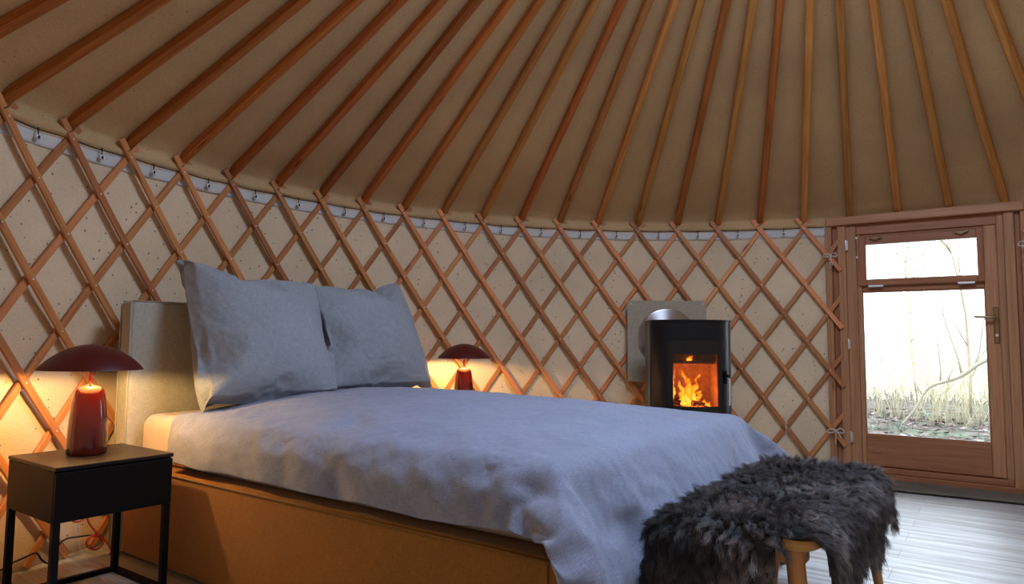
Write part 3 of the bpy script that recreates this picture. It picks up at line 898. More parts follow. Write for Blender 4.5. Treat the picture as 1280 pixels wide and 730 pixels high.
# ------------------------------------------------------------------ stove
def build_stove():
    cpos = Vector((2.37, -.143, 0))
    to_cam = (CAM - cpos); a = math.atan2(to_cam.y, to_cam.x) + R(12)     # front faces +X local
    root = empty('wood_stove', cpos, a, label='black steel wood stove with a fire burning behind its glass door', cat='stove')
    Ht = 1.056
    def plan(w, front, back, n=40):
        """closed outline: curved front (+x), straight sides, flat back"""
        pts = []
        for i in range(n + 1):
            t = -1 + 2 * i / n
            y = w * math.sin(t * math.pi / 2)
            x = front - (front * .80) * (1 - math.sqrt(max(0, 1 - (y / w) ** 2 * .93)))
            pts.append((x, y))
        pts += [(back, w), (back, -w)]
        return pts
    def extr(pl, z0, z1, name, mat, parent, m=0, auto=35):
        mb = MB(); n = len(pl)
        mb.v = [(x, y, z0) for x, y in pl] + [(x, y, z1) for x, y in pl]
        mb.face(list(range(n - 1, -1, -1)), [(0, 0)] * n); mb.face(list(range(n, 2 * n)), [(0, 0)] * n)
        for i in range(n):
            j = (i + 1) % n; mb.face((i, j, n + j, n + i), [(0, 0)] * 4)
        return mb.build(name, mat, parent, auto=auto)
    W = .250; F = .235; B = -.16
    pl = plan(W, F, B)
    extr(plan(W + .004, F + .006, B), Ht - .012, Ht, 'top_plate', M['stove'], root)
    extr(pl, .88, Ht - .013, 'upper_body', M['stove'], root)
    extr(pl, .06, .44, 'lower_body', M['stove'], root)
    extr(plan(W - .02, F - .03, B + .02), 0, .06, 'plinth', M['black'], root)
    # firebox shell: sides, back (open front)
    gw = .145
    for sg in (-1, 1):
        side = [p for p in pl[:-2] if sg * p[1] >= gw - .001]
        if sg > 0: o2 = side + [(B, W), (B, W - .05), (.03, W - .06), (side[0][0] - .02, gw)]
        else: o2 = side + [(side[-1][0] - .02, -gw), (.03, -W + .06), (B, -W + .05), (B, -W)]
        extr(o2, .44, .88, 'side_wall', M['stove'], root)
    extr([(B, -W + .05), (B + .03, -W + .05), (B + .03, W - .05), (B, W - .05)][::-1], .44, .88, 'rear_wall', M['stove'], root)
    # firebricks
    br = NT('firebrick'); v = br.co('Object', (1, 1, 1)); n_ = br.noise(v, 30, 4, .6)
    rp = br.ramp(n_.outputs[0], [(.3, (.26, .15, .09)), (.7, (.50, .32, .20))]); br.l(rp.outputs[0], br.b.inputs['Base Color']); br.b.inputs['Roughness'].default_value = .9
    MB().box(B + .031, B + .05, -W + .07, W - .07, .47, .87, c=.003).build('firebrick', br.m, root)
    for sg in (-1, 1): MB().box(B + .05, .12, sg * (W - .075) - .01, sg * (W - .075) + .01, .47, .87, c=.003).build('firebrick', br.m, root)
    MB().box(B + .05, .14, -W + .08, W - .08, .442, .468, c=.003).build('grate', M['dsteel'], root)
    MB().box(B + .05, .06, -W + .09, W - .09, .775, .795, c=.003).build('baffle', br.m, root)
    # door: curved frame plus glass
    fr = [p for p in plan(W, F + .010, B)[:-2]]
    def arc(y0, y1, z0, z1, off, th, name, mat, parent, n=16):
        P = []
        def X(y): return F + off - (F * .80) * (1 - math.sqrt(max(0, 1 - (y / W) ** 2 * .93)))
        out = [(X(y), y) for y in np.linspace(y0, y1, n)]; inn = [(X(y) - th, y) for y in np.linspace(y1, y0, n)]
        return extr(out + inn, z0, z1, name, mat, parent)
    dr = empty('fire_door', (0, 0, 0)); dr.parent = root
    dg = plain('stove_door_black', (.006, .006, .007), .25)
    arc(-.172, -gw + .008, .455, .925, .012, .02, 'frame', dg, dr)
    arc(gw - .008, .172, .455, .925, .012, .02, 'frame', dg, dr)
    arc(-gw + .008, gw - .008, .842, .925, .012, .02, 'frame', dg, dr)
    arc(-gw + .008, gw - .008, .455, .522, .012, .02, 'frame', dg, dr)
    arc(-gw + .006, gw - .006, .518, .846, .002, .004, 'glass', M['sglass'], dr)
    # handle on the right as seen from the room (local +y or -y): camera right = -y'?
    hy = .203
    hx = F + .030 - (F * .80) * (1 - math.sqrt(1 - (hy / W) ** 2 * .93))
    q = MB(); q.tube([(hx + .012, hy + .004, .53), (hx + .016, hy + .004, .60), (hx + .014, hy + .004, .695)], .008, 12); q.build('handle', M['steel'], dr, auto=60)
    q = MB(); q.tube([(hx - .03, hy - .02, .705), (hx + .016, hy + .002, .71)], .009, 10); q.box(hx - .03, hx + .004, hy - .02, hy - .004, .66, .74, c=.003); q.build('latch', M['black'], dr, auto=50)
    # steel side edge strip
    q = MB(); q.box(.0, .07, W + .001, W + .008, .06, Ht - .013, c=.001); q.build('side_panel', M['stoveg'], root)
    q = MB(); q.box(.0, .07, -W - .008, -W - .001, .06, Ht - .013, c=.001); q.build('side_panel', M['stoveg'], root)
    # logs
    bark = NT('charred_log'); v = bark.co('Object'); n_ = bark.noise(v, 40, 4, .7)
    rp = bark.ramp(n_.outputs[0], [(.35, (.012, .008, .006)), (.6, (.07, .035, .02))]); bark.l(rp.outputs[0], bark.b.inputs['Base Color']); bark.b.inputs['Roughness'].default_value = .9
    em = bark.ramp(n_.outputs[0], [(.56, (0, 0, 0)), (.72, (1, .16, .01))]); bark.l(em.outputs[0], bark.b.inputs['Emission Color']); bark.b.inputs['Emission Strength'].default_value = 1.6
    for i, (p0, p1, r) in enumerate((((-.05, -.125, .50), (.02, .13, .492), .030), ((.06, -.12, .492), (.07, .12, .488), .024), ((-.03, -.12, .56), (.06, .09, .512), .026))):
        MB().tube([Vector(p0).lerp(Vector(p1), t) + Vector((0, 0, .004 * math.sin(t * 9 + i))) for t in np.linspace(0, 1, 10)], [r * (1 + .08 * math.sin(9 * t + i)) for t in np.linspace(0, 1, 10)], 12).build('log', bark.m, root, smooth=True)
    # flames
    fm = NT('fire_flame'); t = fm.t; n = fm.n
    tc = fm.new('ShaderNodeTexCoord'); uvn = fm.new('ShaderNodeSeparateXYZ'); fm.l(tc.outputs['UV'], uvn.inputs[0])
    ns = fm.noise(tc.outputs['Object'], 28, 3, .6)
    lw = fm.new('ShaderNodeLayerWeight'); lw.inputs['Blend'].default_value = .45
    ad = fm.new('ShaderNodeMath', operation='MULTIPLY_ADD'); fm.l(lw.outputs['Facing'], ad.inputs[0]); ad.inputs[1].default_value = .75
    m3 = fm.new('ShaderNodeMath', operation='MULTIPLY_ADD'); fm.l(uvn.outputs[0], m3.inputs[0]); m3.inputs[1].default_value = .50; fm.l(ns.outputs[0], m3.inputs[2])
    fm.l(m3.outputs[0], ad.inputs[2])
    rp = fm.ramp(ad.outputs[0], [(.45, (1.0, .62, .10)), (.75, (1.0, .33, .015)), (1.05, (.75, .09, .002)), (1.3, (.3, .02, 0))])
    em = fm.new('ShaderNodeEmission'); fm.l(rp.outputs[0], em.inputs[0]); em.inputs[1].default_value = 1.7
    tr = fm.new('ShaderNodeBsdfTransparent'); mx = fm.new('ShaderNodeMixShader')
    al = fm.ramp(ad.outputs[0], [(.78, (1, 1, 1)), (1.2, (0, 0, 0))])
    fm.l(al.outputs[0], mx.inputs[0]); fm.l(tr.outputs[0], mx.inputs[1]); fm.l(em.outputs[0], mx.inputs[2])
    fm.l(mx.outputs[0], n['Material Output'].inputs[0])
    flame = empty('fire', (0, 0, 0)); flame.parent = root
    spec = [(.02, .00, .50, .25, .030, -.035, 1), (.0, .022, .50, .23, .022, .05, 2), (.03, .05, .50, .13, .022, .02, 3), (.03, -.035, .51, .17, .022, -.02, 4),
            (.05, .115, .50, .055, .018, .0, 5), (.045, .085, .50, .06, .020, .01, 6), (.0, -.105, .53, .20, .016, .015, 7), (.03, -.12, .50, .10, .018, -.01, 8), (-.05, -.12, .66, .12, .014, .02, 9), (-.06, .02, .79, .05, .016, .03, 10),
            (.01, -.02, .50, .20, .020, .03, 11), (.03, .03, .50, .17, .020, -.01, 12)]
    for (x, y, z, h, r, lean, sd) in spec:
        pts = []; rs = []
        h *= 1.12; r *= 1.45; lean *= 1.5
        for i in range(22):
            s = i / 21
            pts.append(Vector((x + .012 * mnoise.noise(Vector((s * 4, sd, 0))), y + lean * s * s + .035 * mnoise.noise(Vector((s * 5, sd * 3.7, 2))) * s ** .6, z + h * s)))
            rs.append(max(.0008, r * (math.sin(math.pi * (s * .85 + .15)) ** .8) * (1 - s * .55) * (1 + .5 * mnoise.noise(Vector((s * 9, sd, 5))))))
        mb = MB().tube(pts, rs, 14, up=(1, 0, 0))
        # uv.x = height fraction
        mb.uv = [[(u / max(h, .001), w) for (u, w) in f] for f in mb.uv]
        mb.build('flame', fm.m, flame, smooth=True)
    L = bpy.data.lights.new('fire_light', 'POINT'); L.energy = 3.2; L.color = (1, .30, .06); L.shadow_soft_size = .05
    lo = bpy.data.objects.new('fire_light', L); lo.location = (.04, .02, .60); lo.parent = root; col.objects.link(lo)
    # flue: plate on the lattice, spun disc and pipe
    pp = [Vector(x) for x in ((2.925, .166, 1.219), (2.900, -.417, 1.222))]
    d = (pp[1] - pp[0]); ax = math.atan2(d.y, d.x)
    c0 = (pp[0] + pp[1]) / 2 - Vector((.030, 0, 0)); Wp = .285
    fl = NT('flue_board'); v = fl.co('Object'); n_ = fl.noise(v, 60, 3, .6)
    rp = fl.ramp(n_.outputs[0], [(.3, (.36, .29, .20)), (.7, (.44, .36, .255))]); fl.l(rp.outputs[0], fl.b.inputs['Base Color']); fl.b.inputs['Roughness'].default_value = .85
    pr = empty('flue_plate', (c0.x, c0.y, .93), ax, label='square beige flue board on the lattice wall behind the stove', cat='flue board')
    MB().box(-Wp, Wp, -.006, .006, -.30, .29, c=.002).build('board', fl.m, pr)
    for (x, z) in ((-.26, .265), (.26, .265), (-.26, -.275), (.26, -.275)): MB().tube([(x, -.006, z), (x, -.009, z)], .005, 8).build('screw', M['steel'], pr, auto=50)
    # disc faces the room: local -Y
    dc = MB(); dc.lathe([(.060, .0125), (.10, .0115), (.15, .0105), (.2035, .0095)], 128); dc.lathe([(.2035, .0095), (.211, .0085), (.211, -.001)], 128)
    disc_c = c0 + d.normalized() * (.135 - .142) ; 
    ds = dc.build('flue_rosette', M['disc'], None, smooth=True)
    ds.rotation_euler = (math.pi / 2, 0, ax); 
    rp_ = Vector((2.927, -.133, 0)); t_ = (rp_ - c0).dot(d.normalized())
    nrm = Vector((math.cos(ax - math.pi / 2), math.sin(ax - math.pi / 2), 0))
    if nrm.x > 0: nrm = -nrm
    pos = c0 + d.normalized() * t_ + nrm * .009; pos.z = .948; ds.location = pos
    tag(ds, 'round shiny spun steel flue rosette on the beige board behind the stove', 'flue rosette')
    # pipe from rosette to the back of the stove
    pb = root.matrix_world
    back = cpos + Vector((math.cos(a), math.sin(a), 0)) * (-.162); back.z = .93
    st = pos + nrm * .01; st.z = .93
    q = MB(); q.tube([st - Vector((0, 0, 0)), st.lerp(back, .5), back], .062, 28)
    o = q.build('stove_pipe', M['stove'], smooth=False, auto=50)
    tag(o, 'short black stove pipe joining the stove to the steel rosette', 'stove pipe')

# ------------------------------------------------------------------ bench and sheepskin
BU0, BU1, BV0, BV1, BZ = 2.28, 2.655, .235, 1.27, .460
def build_bench():
    root = empty('bench', bed((BU0 + BU1) / 2, (BV0 + BV1) / 2), TB, label='low wooden bench with round splayed legs at the foot of the bed', cat='bench')
    hx, hy = (BU1 - BU0) / 2, (BV1 - BV0) / 2
    # seat with rounded corners
    pl = []
    rc = .05
    for (cx, cy, a0) in ((hx - rc, hy - rc, 0), (-hx + rc, hy - rc, 90), (-hx + rc, -hy + rc, 180), (hx - rc, -hy + rc, 270)):
        for k in range(9): pl.append((cx + rc * math.cos(R(a0 + k * 90 / 8)), cy + rc * math.sin(R(a0 + k * 90 / 8))))
    mb = MB(); n = len(pl)
    rings = [(.93, BZ - .026), (1, BZ - .018), (1, BZ - .006), (.98, BZ)]
    for (s, z) in rings: mb.v += [(x * (1 - (1 - s) * .15 / abs(x) if abs(x) > .01 else 1), y * (1 - (1 - s) * .15 / abs(y) if abs(y) > .01 else 1), z) for x, y in pl]
    mb.face(list(range(n - 1, -1, -1)), [(y, x) for x, y in pl][::-1]); mb.face([3 * n + i for i in range(n)], [(y, x) for x, y in pl])
    for r_ in range(3):
        for i in range(n):
            j = (i + 1) % n; mb.face((r_ * n + i, r_ * n + j, (r_ + 1) * n + j, (r_ + 1) * n + i), [(pl[i][1], r_ * .01), (pl[j][1], r_ * .01), (pl[j][1], r_ * .01 + .01), (pl[i][1], r_ * .01 + .01)])
    mb.build('seat', M['oak'], root, auto=40)
    for sy in (-1, 1):
        MB().box(-hx + .05, hx - .035, sy * (hy - .075) - .028, sy * (hy - .075) + .028, BZ - .068, BZ - .026, c=.006).build('crossbar', M['oak'], root)
    for sx in (-1, 1):
        for sy in (-1, 1):
            a = Vector((sx * (hx - .060), sy * (hy - .055), BZ - .027)); b = Vector((sx * (hx - .005), sy * (hy + .015), 0))
            MB().tube([a.lerp(b, t) for t in (0, .3, .6, 1)], [.021, .021, .018, .0125], 20).build('leg', M['oak'], root, auto=50)
    return root

def build_sheepskin():
    """hide draped over the seat (local bench frame), long curly wool as hair curves"""
    rc = bed((BU0 + BU1) / 2, (BV0 + BV1) / 2)
    hx, hy = (BU1 - BU0) / 2, (BV1 - BV0) / 2
    # outline of the flat hide in (s across, t along): irregular, longer on corners
    n1, n2 = 90, 150
    def drape(s, t):
        """flat hide coordinate -> 3D: s across (x), t along (y)"""
        r = .045
        def fold(c, h):
            a = abs(c); sg = 1 if c >= 0 else -1
            if a <= h: return sg * a, 0.0
            e = a - h
            if e < r * math.pi / 2: return sg * (h + r * math.sin(e / r)), -(r - r * math.cos(e / r))
            return sg * (h + r + (e - r * math.pi / 2) * .10), -(r + (e - r * math.pi / 2) * .995)
        x, zx = fold(s, hx - .03); y, zy = fold(t, hy - .03)
        z = BZ + .008 - (abs(zx) ** 2.2 + abs(zy) ** 2.2) ** (1 / 2.2)
        return Vector((x, y, z))
    def reach(sgx, sgy): return 0
    def limit(th):
        """extent of the hide in direction th of the flat plane, via spokes"""
        return 0
    P = np.zeros((n1, n2, 3)); UV = np.zeros((n1, n2, 2)); keep = np.zeros((n1, n2), bool)
    def ext_x(t, side):
        q = t / hy
        if side > 0:   # room side (away from the bed): long flap toward the near end, then rising
            e = .16 + .08 * math.exp(-((q + .60) / .40) ** 2) + .04 * math.sin(q * 7) + .03 * mnoise.noise(Vector((q * 4, 1, 0)))
            if q < -.88: e -= .15 * min(1, (-.88 - q) / .10)
        else:
            e = .14 + .02 * math.sin(q * 6) + .12 * math.exp(-((q + .8) / .25) ** 2)
        return hx - .03 + e
    def ext_y(s, side):
        q = s / hx
        if side < 0:   # near end: hangs long on the bed side, short where the leg shows
            e = .42 - .29 * smoothstep(.30, .66, q) - .10 * smoothstep(.35, .75, q) + .02 * math.sin(q * 9)
        else:
            e = .16 + .03 * math.sin(q * 5)
        return hy - .03 + e
    ss = np.linspace(-hx - .30, hx + .30, n1); tt = np.linspace(-hy - .36, hy + .25, n2)
    mb = MB(); idx = {}
    def inside(s, t):
        sx = 1 if s > 0 else -1; sy = 1 if t > 0 else -1
        ex = ext_x(t, sx); ey = ext_y(s, sy)
        a = max(0, abs(s) - hx * .55) / (ex - hx * .55); b = max(0, abs(t) - hy * .85) / (ey - hy * .85)
        return (a ** 3 + b ** 3) < 1.0
    for i, s in enumerate(ss):
        for j, t in enumerate(tt):
            if inside(s, t):
                keep[i, j] = True; p = drape(s, t)
                p.z += .006 * mnoise.noise(Vector((s * 9, t * 9, 0))); p.z = max(p.z, .03)
                P[i, j] = p
    for i in range(n1):
        for j in range(n2):
            if keep[i, j]: idx[(i, j)] = len(mb.v); mb.v.append(tuple(P[i, j]))
    for i in range(n1 - 1):
        for j in range(n2 - 1):
            q = [(i, j), (i + 1, j), (i + 1, j + 1), (i, j + 1)]
            if all(keep[a] for a in q): mb.face([idx[a] for a in q], [(ss[a[0]], tt[a[1]]) for a in q])
    o = mb.build('sheepskin', M['hide'], smooth=True, loc=rc, rz=TB)
    sm = o.modifiers.new('thickness', 'SOLIDIFY'); sm.thickness = .006; sm.offset = 1
    tag(o, 'shaggy dark grey brown sheepskin draped over the wooden bench', 'sheepskin')
    # ---- wool
    faces = [f for f in mb.f]; V = np.array(mb.v); F = np.array(faces)
    a, b, c, d = (V[F[:, k]] for k in range(4))
    nrm = np.cross(c - a, d - b); area = np.linalg.norm(nrm, axis=1) / 2; nrm /= (area[:, None] * 2 + 1e-12)
    if nrm[len(nrm) // 2, 2] < 0: nrm = -nrm
    up = nrm[np.argmax(nrm[:, 2])]
    NS = 140000; K = 7
    pick = rng.choice(len(F), NS, p=area / area.sum()); w1 = rng.random((NS, 1)); w2 = rng.random((NS, 1))
    root = (a[pick] * (1 - w1) + b[pick] * w1) * (1 - w2) + (d[pick] * (1 - w1) + c[pick] * w1) * w2
    nn = nrm[pick]
    # clump centres
    NC = 4200
    cp = rng.choice(len(F), NC, p=area / area.sum()); cc = (a[cp] + c[cp]) / 2; cn = nrm[cp]
    cell = .04; grid = {}
    for i, p in enumerate(cc): grid.setdefault(tuple((p // cell).astype(int)), []).append(i)
    near = np.zeros(NS, int)
    for i in range(NS):
        g = (root[i] // cell).astype(int); best = 1e9; bi = 0
        for dx in (-1, 0, 1):
            for dy in (-1, 0, 1):
                for dz in (-1, 0, 1):
                    for q in grid.get((g[0] + dx, g[1] + dy, g[2] + dz), ()):
                        e = root[i] - cc[q]; e = e @ e
                        if e < best: best = e; bi = q
        near[i] = bi
    # comb direction field: outward from the spine and down
    cdir = np.zeros((NC, 3)); ln = np.zeros(NC)
    for i in range(NC):
        p = cc[i]; top = max(0, cn[i][2])
        o1 = np.array([np.sign(p[0]) * min(1, abs(p[0]) / hx) * .9 + .35, -.55 + .9 * mnoise.noise(Vector((p[0] * 5, p[1] * 3, 0))), 0])
        o1 += np.array([mnoise.noise(Vector(p * 7)), mnoise.noise(Vector(p * 7 + 5)), 0]) * 1.0
        fl = o1 - cn[i] * (o1 @ cn[i])
        g = np.array([0, 0, -1.0]); g = g - cn[i] * (g @ cn[i])
        dvec = cn[i] * (.24 + .14 * rng.random()) + fl * .8 * top + g * 1.2 * (1 - top) + rng.normal(0, .17, 3)
        cdir[i] = dvec / np.linalg.norm(dvec)
        ln[i] = (.032 + .017 * rng.random()) * (1.0 + .25 * (1 - top))
    cd = cdir[near]; cl = ln[near] * rng.uniform(.75, 1.12, NS)
    s_ = np.linspace(0, 1, K)
    pts = np.zeros((NS, K, 3))
    phase = rng.random(NC) * 6.28; amp = .0045
    side = np.cross(cdir, cn); side /= np.linalg.norm(side, axis=1, keepdims=True) + 1e-9
    cr = cc[near]
    own = cd + rng.normal(0, .12, (NS, 3))
    for k, s in enumerate(s_):
        free = root + (nn * .45 * (1 - s) + own * (.55 + .45 * s)) * (cl[:, None] * s)
        free[:, 2] -= .010 * s * s
        axis_ = cr + cdir[near] * (cl[:, None] * s)
        ph = phase[near] + s * 9
        curl = side[near] * (np.cos(ph) * amp * s)[:, None] + cn[near] * (np.sin(ph) * amp * s)[:, None]
        cl_f = .40 * s ** .9
        pts[:, k] = free * (1 - cl_f) + axis_ * cl_f + curl
    cu = bpy.data.hair_curves.new('wool')
    cu.add_curves([K] * NS)
    cu.attributes['position'].data.foreach_set('vector', pts.reshape(-1).astype(np.float32))
    ra = cu.attributes.get('radius') or cu.attributes.new('radius', 'FLOAT', 'POINT')
    rad_ = np.tile(np.array([.00040, .00040, .00038, .00034, .00028, .0002, .0001]), NS).astype(np.float32)
    ra.data.foreach_set('value', rad_)
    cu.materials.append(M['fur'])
    ho = bpy.data.objects.new('wool', cu); col.objects.link(ho); ho.parent = o
    return o

# ------------------------------------------------------------------ cables and strings
def build_cables():
    def cable(name, pts, r, mat, label):
        o = MB().tube(catmull(pts, 8), r, 8).build(name, mat, smooth=True)
        tag(o, label, 'cable'); return o
    return cable

# ------------------------------------------------------------------ outside
def build_outside():
    g = NT('leaf_litter_ground'); v = g.co('Object')
    vo = g.new('ShaderNodeTexVoronoi'); vo.inputs['Scale'].default_value = 9; g.l(v, vo.inputs['Vector'])
    sp = g.new('ShaderNodeSeparateColor'); g.l(vo.outputs['Color'], sp.inputs[0])
    r = g.ramp(sp.outputs[0], [(0, (.025, .018, .017)), (.35, (.085, .06, .052)), (.6, (.15, .125, .115)), (.85, (.05, .07, .04)), (1, (.30, .28, .27))])
    n = g.noise(v, .9, 3, .6)
    rg = g.ramp(n.outputs[0], [(.55, (0, 0, 0)), (.72, (1, 1, 1))])
    n2 = g.noise(v, 25, 3, .7); gr = g.ramp(n2.outputs[0], [(.3, (.03, .07, .045)), (.7, (.15, .20, .11))])
    c = g.mix(rg.outputs[0], r.outputs[0], gr.outputs[0]); g.l(c, g.b.inputs['Base Color']); g.b.inputs['Roughness'].default_value = 1
    ctr = Vector((2.45, -1.72, 0)); out = Vector((.816, -.578, 0)); al = Vector((-.578, -.816, 0))
    P = []
    for i in range(60):
        row = []
        for j in range(80):
            dd = -2.0 + 40 * (i / 59) ** 1.6; w = (-.5 + j / 79) * (16 + dd * 1.6)
            p = ctr + out * dd + al * w
            z = -.14 + .05 * mnoise.noise(p * .8) + .012 * max(0, dd - 8) + .02 * mnoise.noise(p * 4)
            row.append((p.x, p.y, z))
        P.append(row)
    # keep the ground out of the yurt: it lies below the floor deck
    o = MB().grid(P).build('ground', g.m, smooth=True); tag(o, kind='structure')
    if o.data.polygons[0].normal.z < 0: o.data.flip_normals()
    # fallen leaves and grass tufts near the door
    lf = NT('dead_leaf'); oi = lf.new('ShaderNodeTexCoord'); nn = lf.noise(oi.outputs['Object'], 3, 2, .5)
    rr = lf.ramp(nn.outputs[0], [(.35, (.06, .035, .028)), (.5, (.15, .11, .095)), (.62, (.30, .265, .25))]); lf.l(rr.outputs[0], lf.b.inputs['Base Color']); lf.b.inputs['Roughness'].default_value = .9
    mb = MB()
    for _ in range(2600):
        dd = random.uniform(.6, 7.5); w = random.uniform(-3.2, 3.6)
        p = ctr + out * dd + al * w; z = -.14 + .05 * mnoise.noise(p * .8) + .02 * mnoise.noise(p * 4) + .012 * max(0, dd - 8) + .012
        a = random.uniform(0, 6.28); s = random.uniform(.025, .06); t = Vector((math.cos(a), math.sin(a), random.uniform(-.3, .3))) * s; q = Vector((-math.sin(a), math.cos(a), random.uniform(-.5, .5))) * s * .6
        c0 = Vector((p.x, p.y, z + .01)); b0 = len(mb.v)
        mb.v += [tuple(c0 - t), tuple(c0 - q + Vector((0, 0, .006))), tuple(c0 + t), tuple(c0 + q + Vector((0, 0, .008)))]
        mb.face((b0, b0 + 1, b0 + 2, b0 + 3), [(0, 0)] * 4)
    o = mb.build('fallen_leaves', lf.m); tag(o, 'pale brown fallen leaves scattered on the ground outside the door', 'leaves', kind='stuff')
    gm = plain('green_grass', (.055, .13, .075), .9); dm = plain('dry_grass', (.88, .84, .66), .9)
    mb = MB()
    for _ in range(5200):
        dd = random.uniform(.8, 8); w = random.uniform(-3.5, 3.8)
        p = ctr + out * dd + al * w
        if mnoise.noise(p * 1.3 + Vector((3, 0, 0))) < .20: continue
        z = -.14 + .05 * mnoise.noise(p * .8) + .02 * mnoise.noise(p * 4); h = random.uniform(.04, .12); a = random.uniform(0, 6.28)
        b0 = len(mb.v); s = Vector((math.cos(a), math.sin(a), 0)) * .004; l = Vector((random.uniform(-.04, .04), random.uniform(-.04, .04), 0))
        c0 = Vector((p.x, p.y, z))
        mb.v += [tuple(c0 - s), tuple(c0 + s), tuple(c0 + l + Vector((0, 0, h)))]
        mb.face((b0, b0 + 1, b0 + 2), [(0, 0)] * 3)
    o = mb.build('grass', gm); tag(o, 'green grass tufts among the leaves outside the door', 'grass', kind='stuff')
    mb = MB()
    for _ in range(9000):
        dd = random.uniform(9.5, 18); w = random.uniform(-7, 8)
        p = ctr + out * dd + al * w
        z = -.14 + .012 * max(0, dd - 8); h = random.uniform(.25, .95) * (1 + .4 * mnoise.noise(p)); a = random.uniform(0, 6.28)
        b0 = len(mb.v); s = Vector((math.cos(a), math.sin(a), 0)) * random.uniform(.006, .014); l = Vector((random.uniform(-.25, .25), random.uniform(-.25, .25), 0))
        c0 = Vector((p.x, p.y, z))
        mb.v += [tuple(c0 - s), tuple(c0 + s), tuple(c0 + l * .4 + s * .6 + Vector((0, 0, h * .6))), tuple(c0 + l + Vector((0, 0, h))), tuple(c0 + l * .4 - s * .6 + Vector((0, 0, h * .6)))]
        mb.face((b0, b0 + 1, b0 + 2, b0 + 3, b0 + 4), [(0, 0)] * 5)
    o = mb.build('reeds', dm); tag(o, 'pale dry tall grass beyond the leaf covered ground outside', 'dry grass', kind='stuff')
    # bare saplings
    tm = plain('pale_bark', (.42, .38, .26), .9)
    def tree(base, h, lean, seed, label, r0=.05, nb=9, first=None):
        rr = random.Random(seed); mb = MB()
        def branch(p, d, L, r, depth):
            pts = [p]; q = p.copy(); dd = d.normalized(); n = 6
            for i in range(n):
                dd = (dd + Vector((rr.uniform(-.2, .2), rr.uniform(-.2, .2), rr.uniform(-.05, .14)))).normalized(); q = q + dd * (L / n); pts.append(q.copy())
            mb.tube(pts, [r * (1 - .75 * i / n) for i in range(n + 1)], 6)
            if depth > 0:
                for _ in range(nb if depth == 2 else 4):
                    i = rr.randint(1, n); a = rr.uniform(0, 6.28)
                    branch(pts[i], dd * .5 + Vector((math.cos(a), math.sin(a), rr.uniform(.1, .9))), L * rr.uniform(.3, .55), r * .45, depth - 1)
        branch(Vector((0, 0, 0)), Vector(lean), h, r0, 2)
        o = mb.build('bare_tree', tm, smooth=True, loc=base); tag(o, label, 'tree', 'bare trees outside the door')
    def og(dd, w): p = ctr + out * dd + al * w; return Vector((p.x, p.y, -.16 + .012 * max(0, dd - 8)))
    tree(og(8, .05), 3.2, (0, 0, 1), 3, 'slim bare sapling outside, upright near the right side of the pane', .03, 8)
    tree(og(11, -.9), 3.4, (0.05, 0, 1), 8, 'slim bare sapling outside, seen near the middle of the door pane', .035, 10)
    tree(og(12, .9), 4.0, (0.1, 0, 1), 9, 'bare sapling outside, farthest to the right of the door pane', .04, 10)
    # leaning trunk crossing the right edge of the pane
    mb = MB(); P0 = ctr + out * 5
    pts = catmull([P0 + al * a_ + Vector((0, 0, z_)) for a_, z_ in ((-.62, -.12), (-.45, .12), (-.30, .38), (-.02, .50), (.10, .58), (.31, .74), (.75, .92), (1.3, 1.25), (1.7, 1.8))], 6)
    mb.tube(pts, [.010 + .016 * min(1, i / 24) for i in range(len(pts))], 10)
    for (i, dx, dz, L, r) in ((14, .1, 1, 1.3, .012), (20, -.15, 1, 1.6, .014), (9, -.2, .9, .8, .008), (26, .3, 1, 1.2, .014), (17, .25, .9, .7, .008)):
        p = pts[i]; q = [p + al * dx * t * L + Vector((0, 0, dz * t * L)) + out * .05 * math.sin(5 * t + i) + al * .03 * math.sin(7 * t + i) for t in np.linspace(0, 1, 9)]
        mb.tube(q, [r * (1 - .8 * t) for t in np.linspace(0, 1, 9)], 6)
    o = mb.build('leaning_tree', plain('grey_bark', (.34, .33, .26), .9), smooth=True)
    tag(o, 'grey leaning trunk with upright shoots outside, crossing the right edge of the pane', 'tree')
    # thickets of thin stems
    sm_ = plain('pale_twig', (.46, .43, .28), .9)
    for i, (dd, w0, n, h, lab) in enumerate(((6.2, -.75, 46, 1.0, 'thicket of thin pale stems outside, left half of the door pane'),
                                          (5.6, -.15, 60, 1.2, 'thicket of thin pale stems outside, middle of the door pane'),
                                          (6.6, .45, 46, .9, 'thicket of thin pale stems outside, right edge of the door pane'))):
        rr = random.Random(40 + i); mb = MB()
        for _ in range(n):
            p = Vector((0, 0, 0)) + al * rr.gauss(0, .22) + out * rr.gauss(0, .2); l = al * rr.gauss(0, .28) + out * rr.gauss(0, .2); H = h * rr.uniform(.4, 1.2)
            mb.tube([p + l * t * t + Vector((0, 0, H * t)) + al * .02 * math.sin(9 * t + p.x * 40) for t in np.linspace(0, 1, 6)], [.006 * (1 - .7 * t) for t in np.linspace(0, 1, 6)], 4)
        o = mb.build('shrub', sm_, smooth=True, loc=og(dd, w0)); tag(o, lab, 'shrub', 'thin stemmed shrubs outside the door')

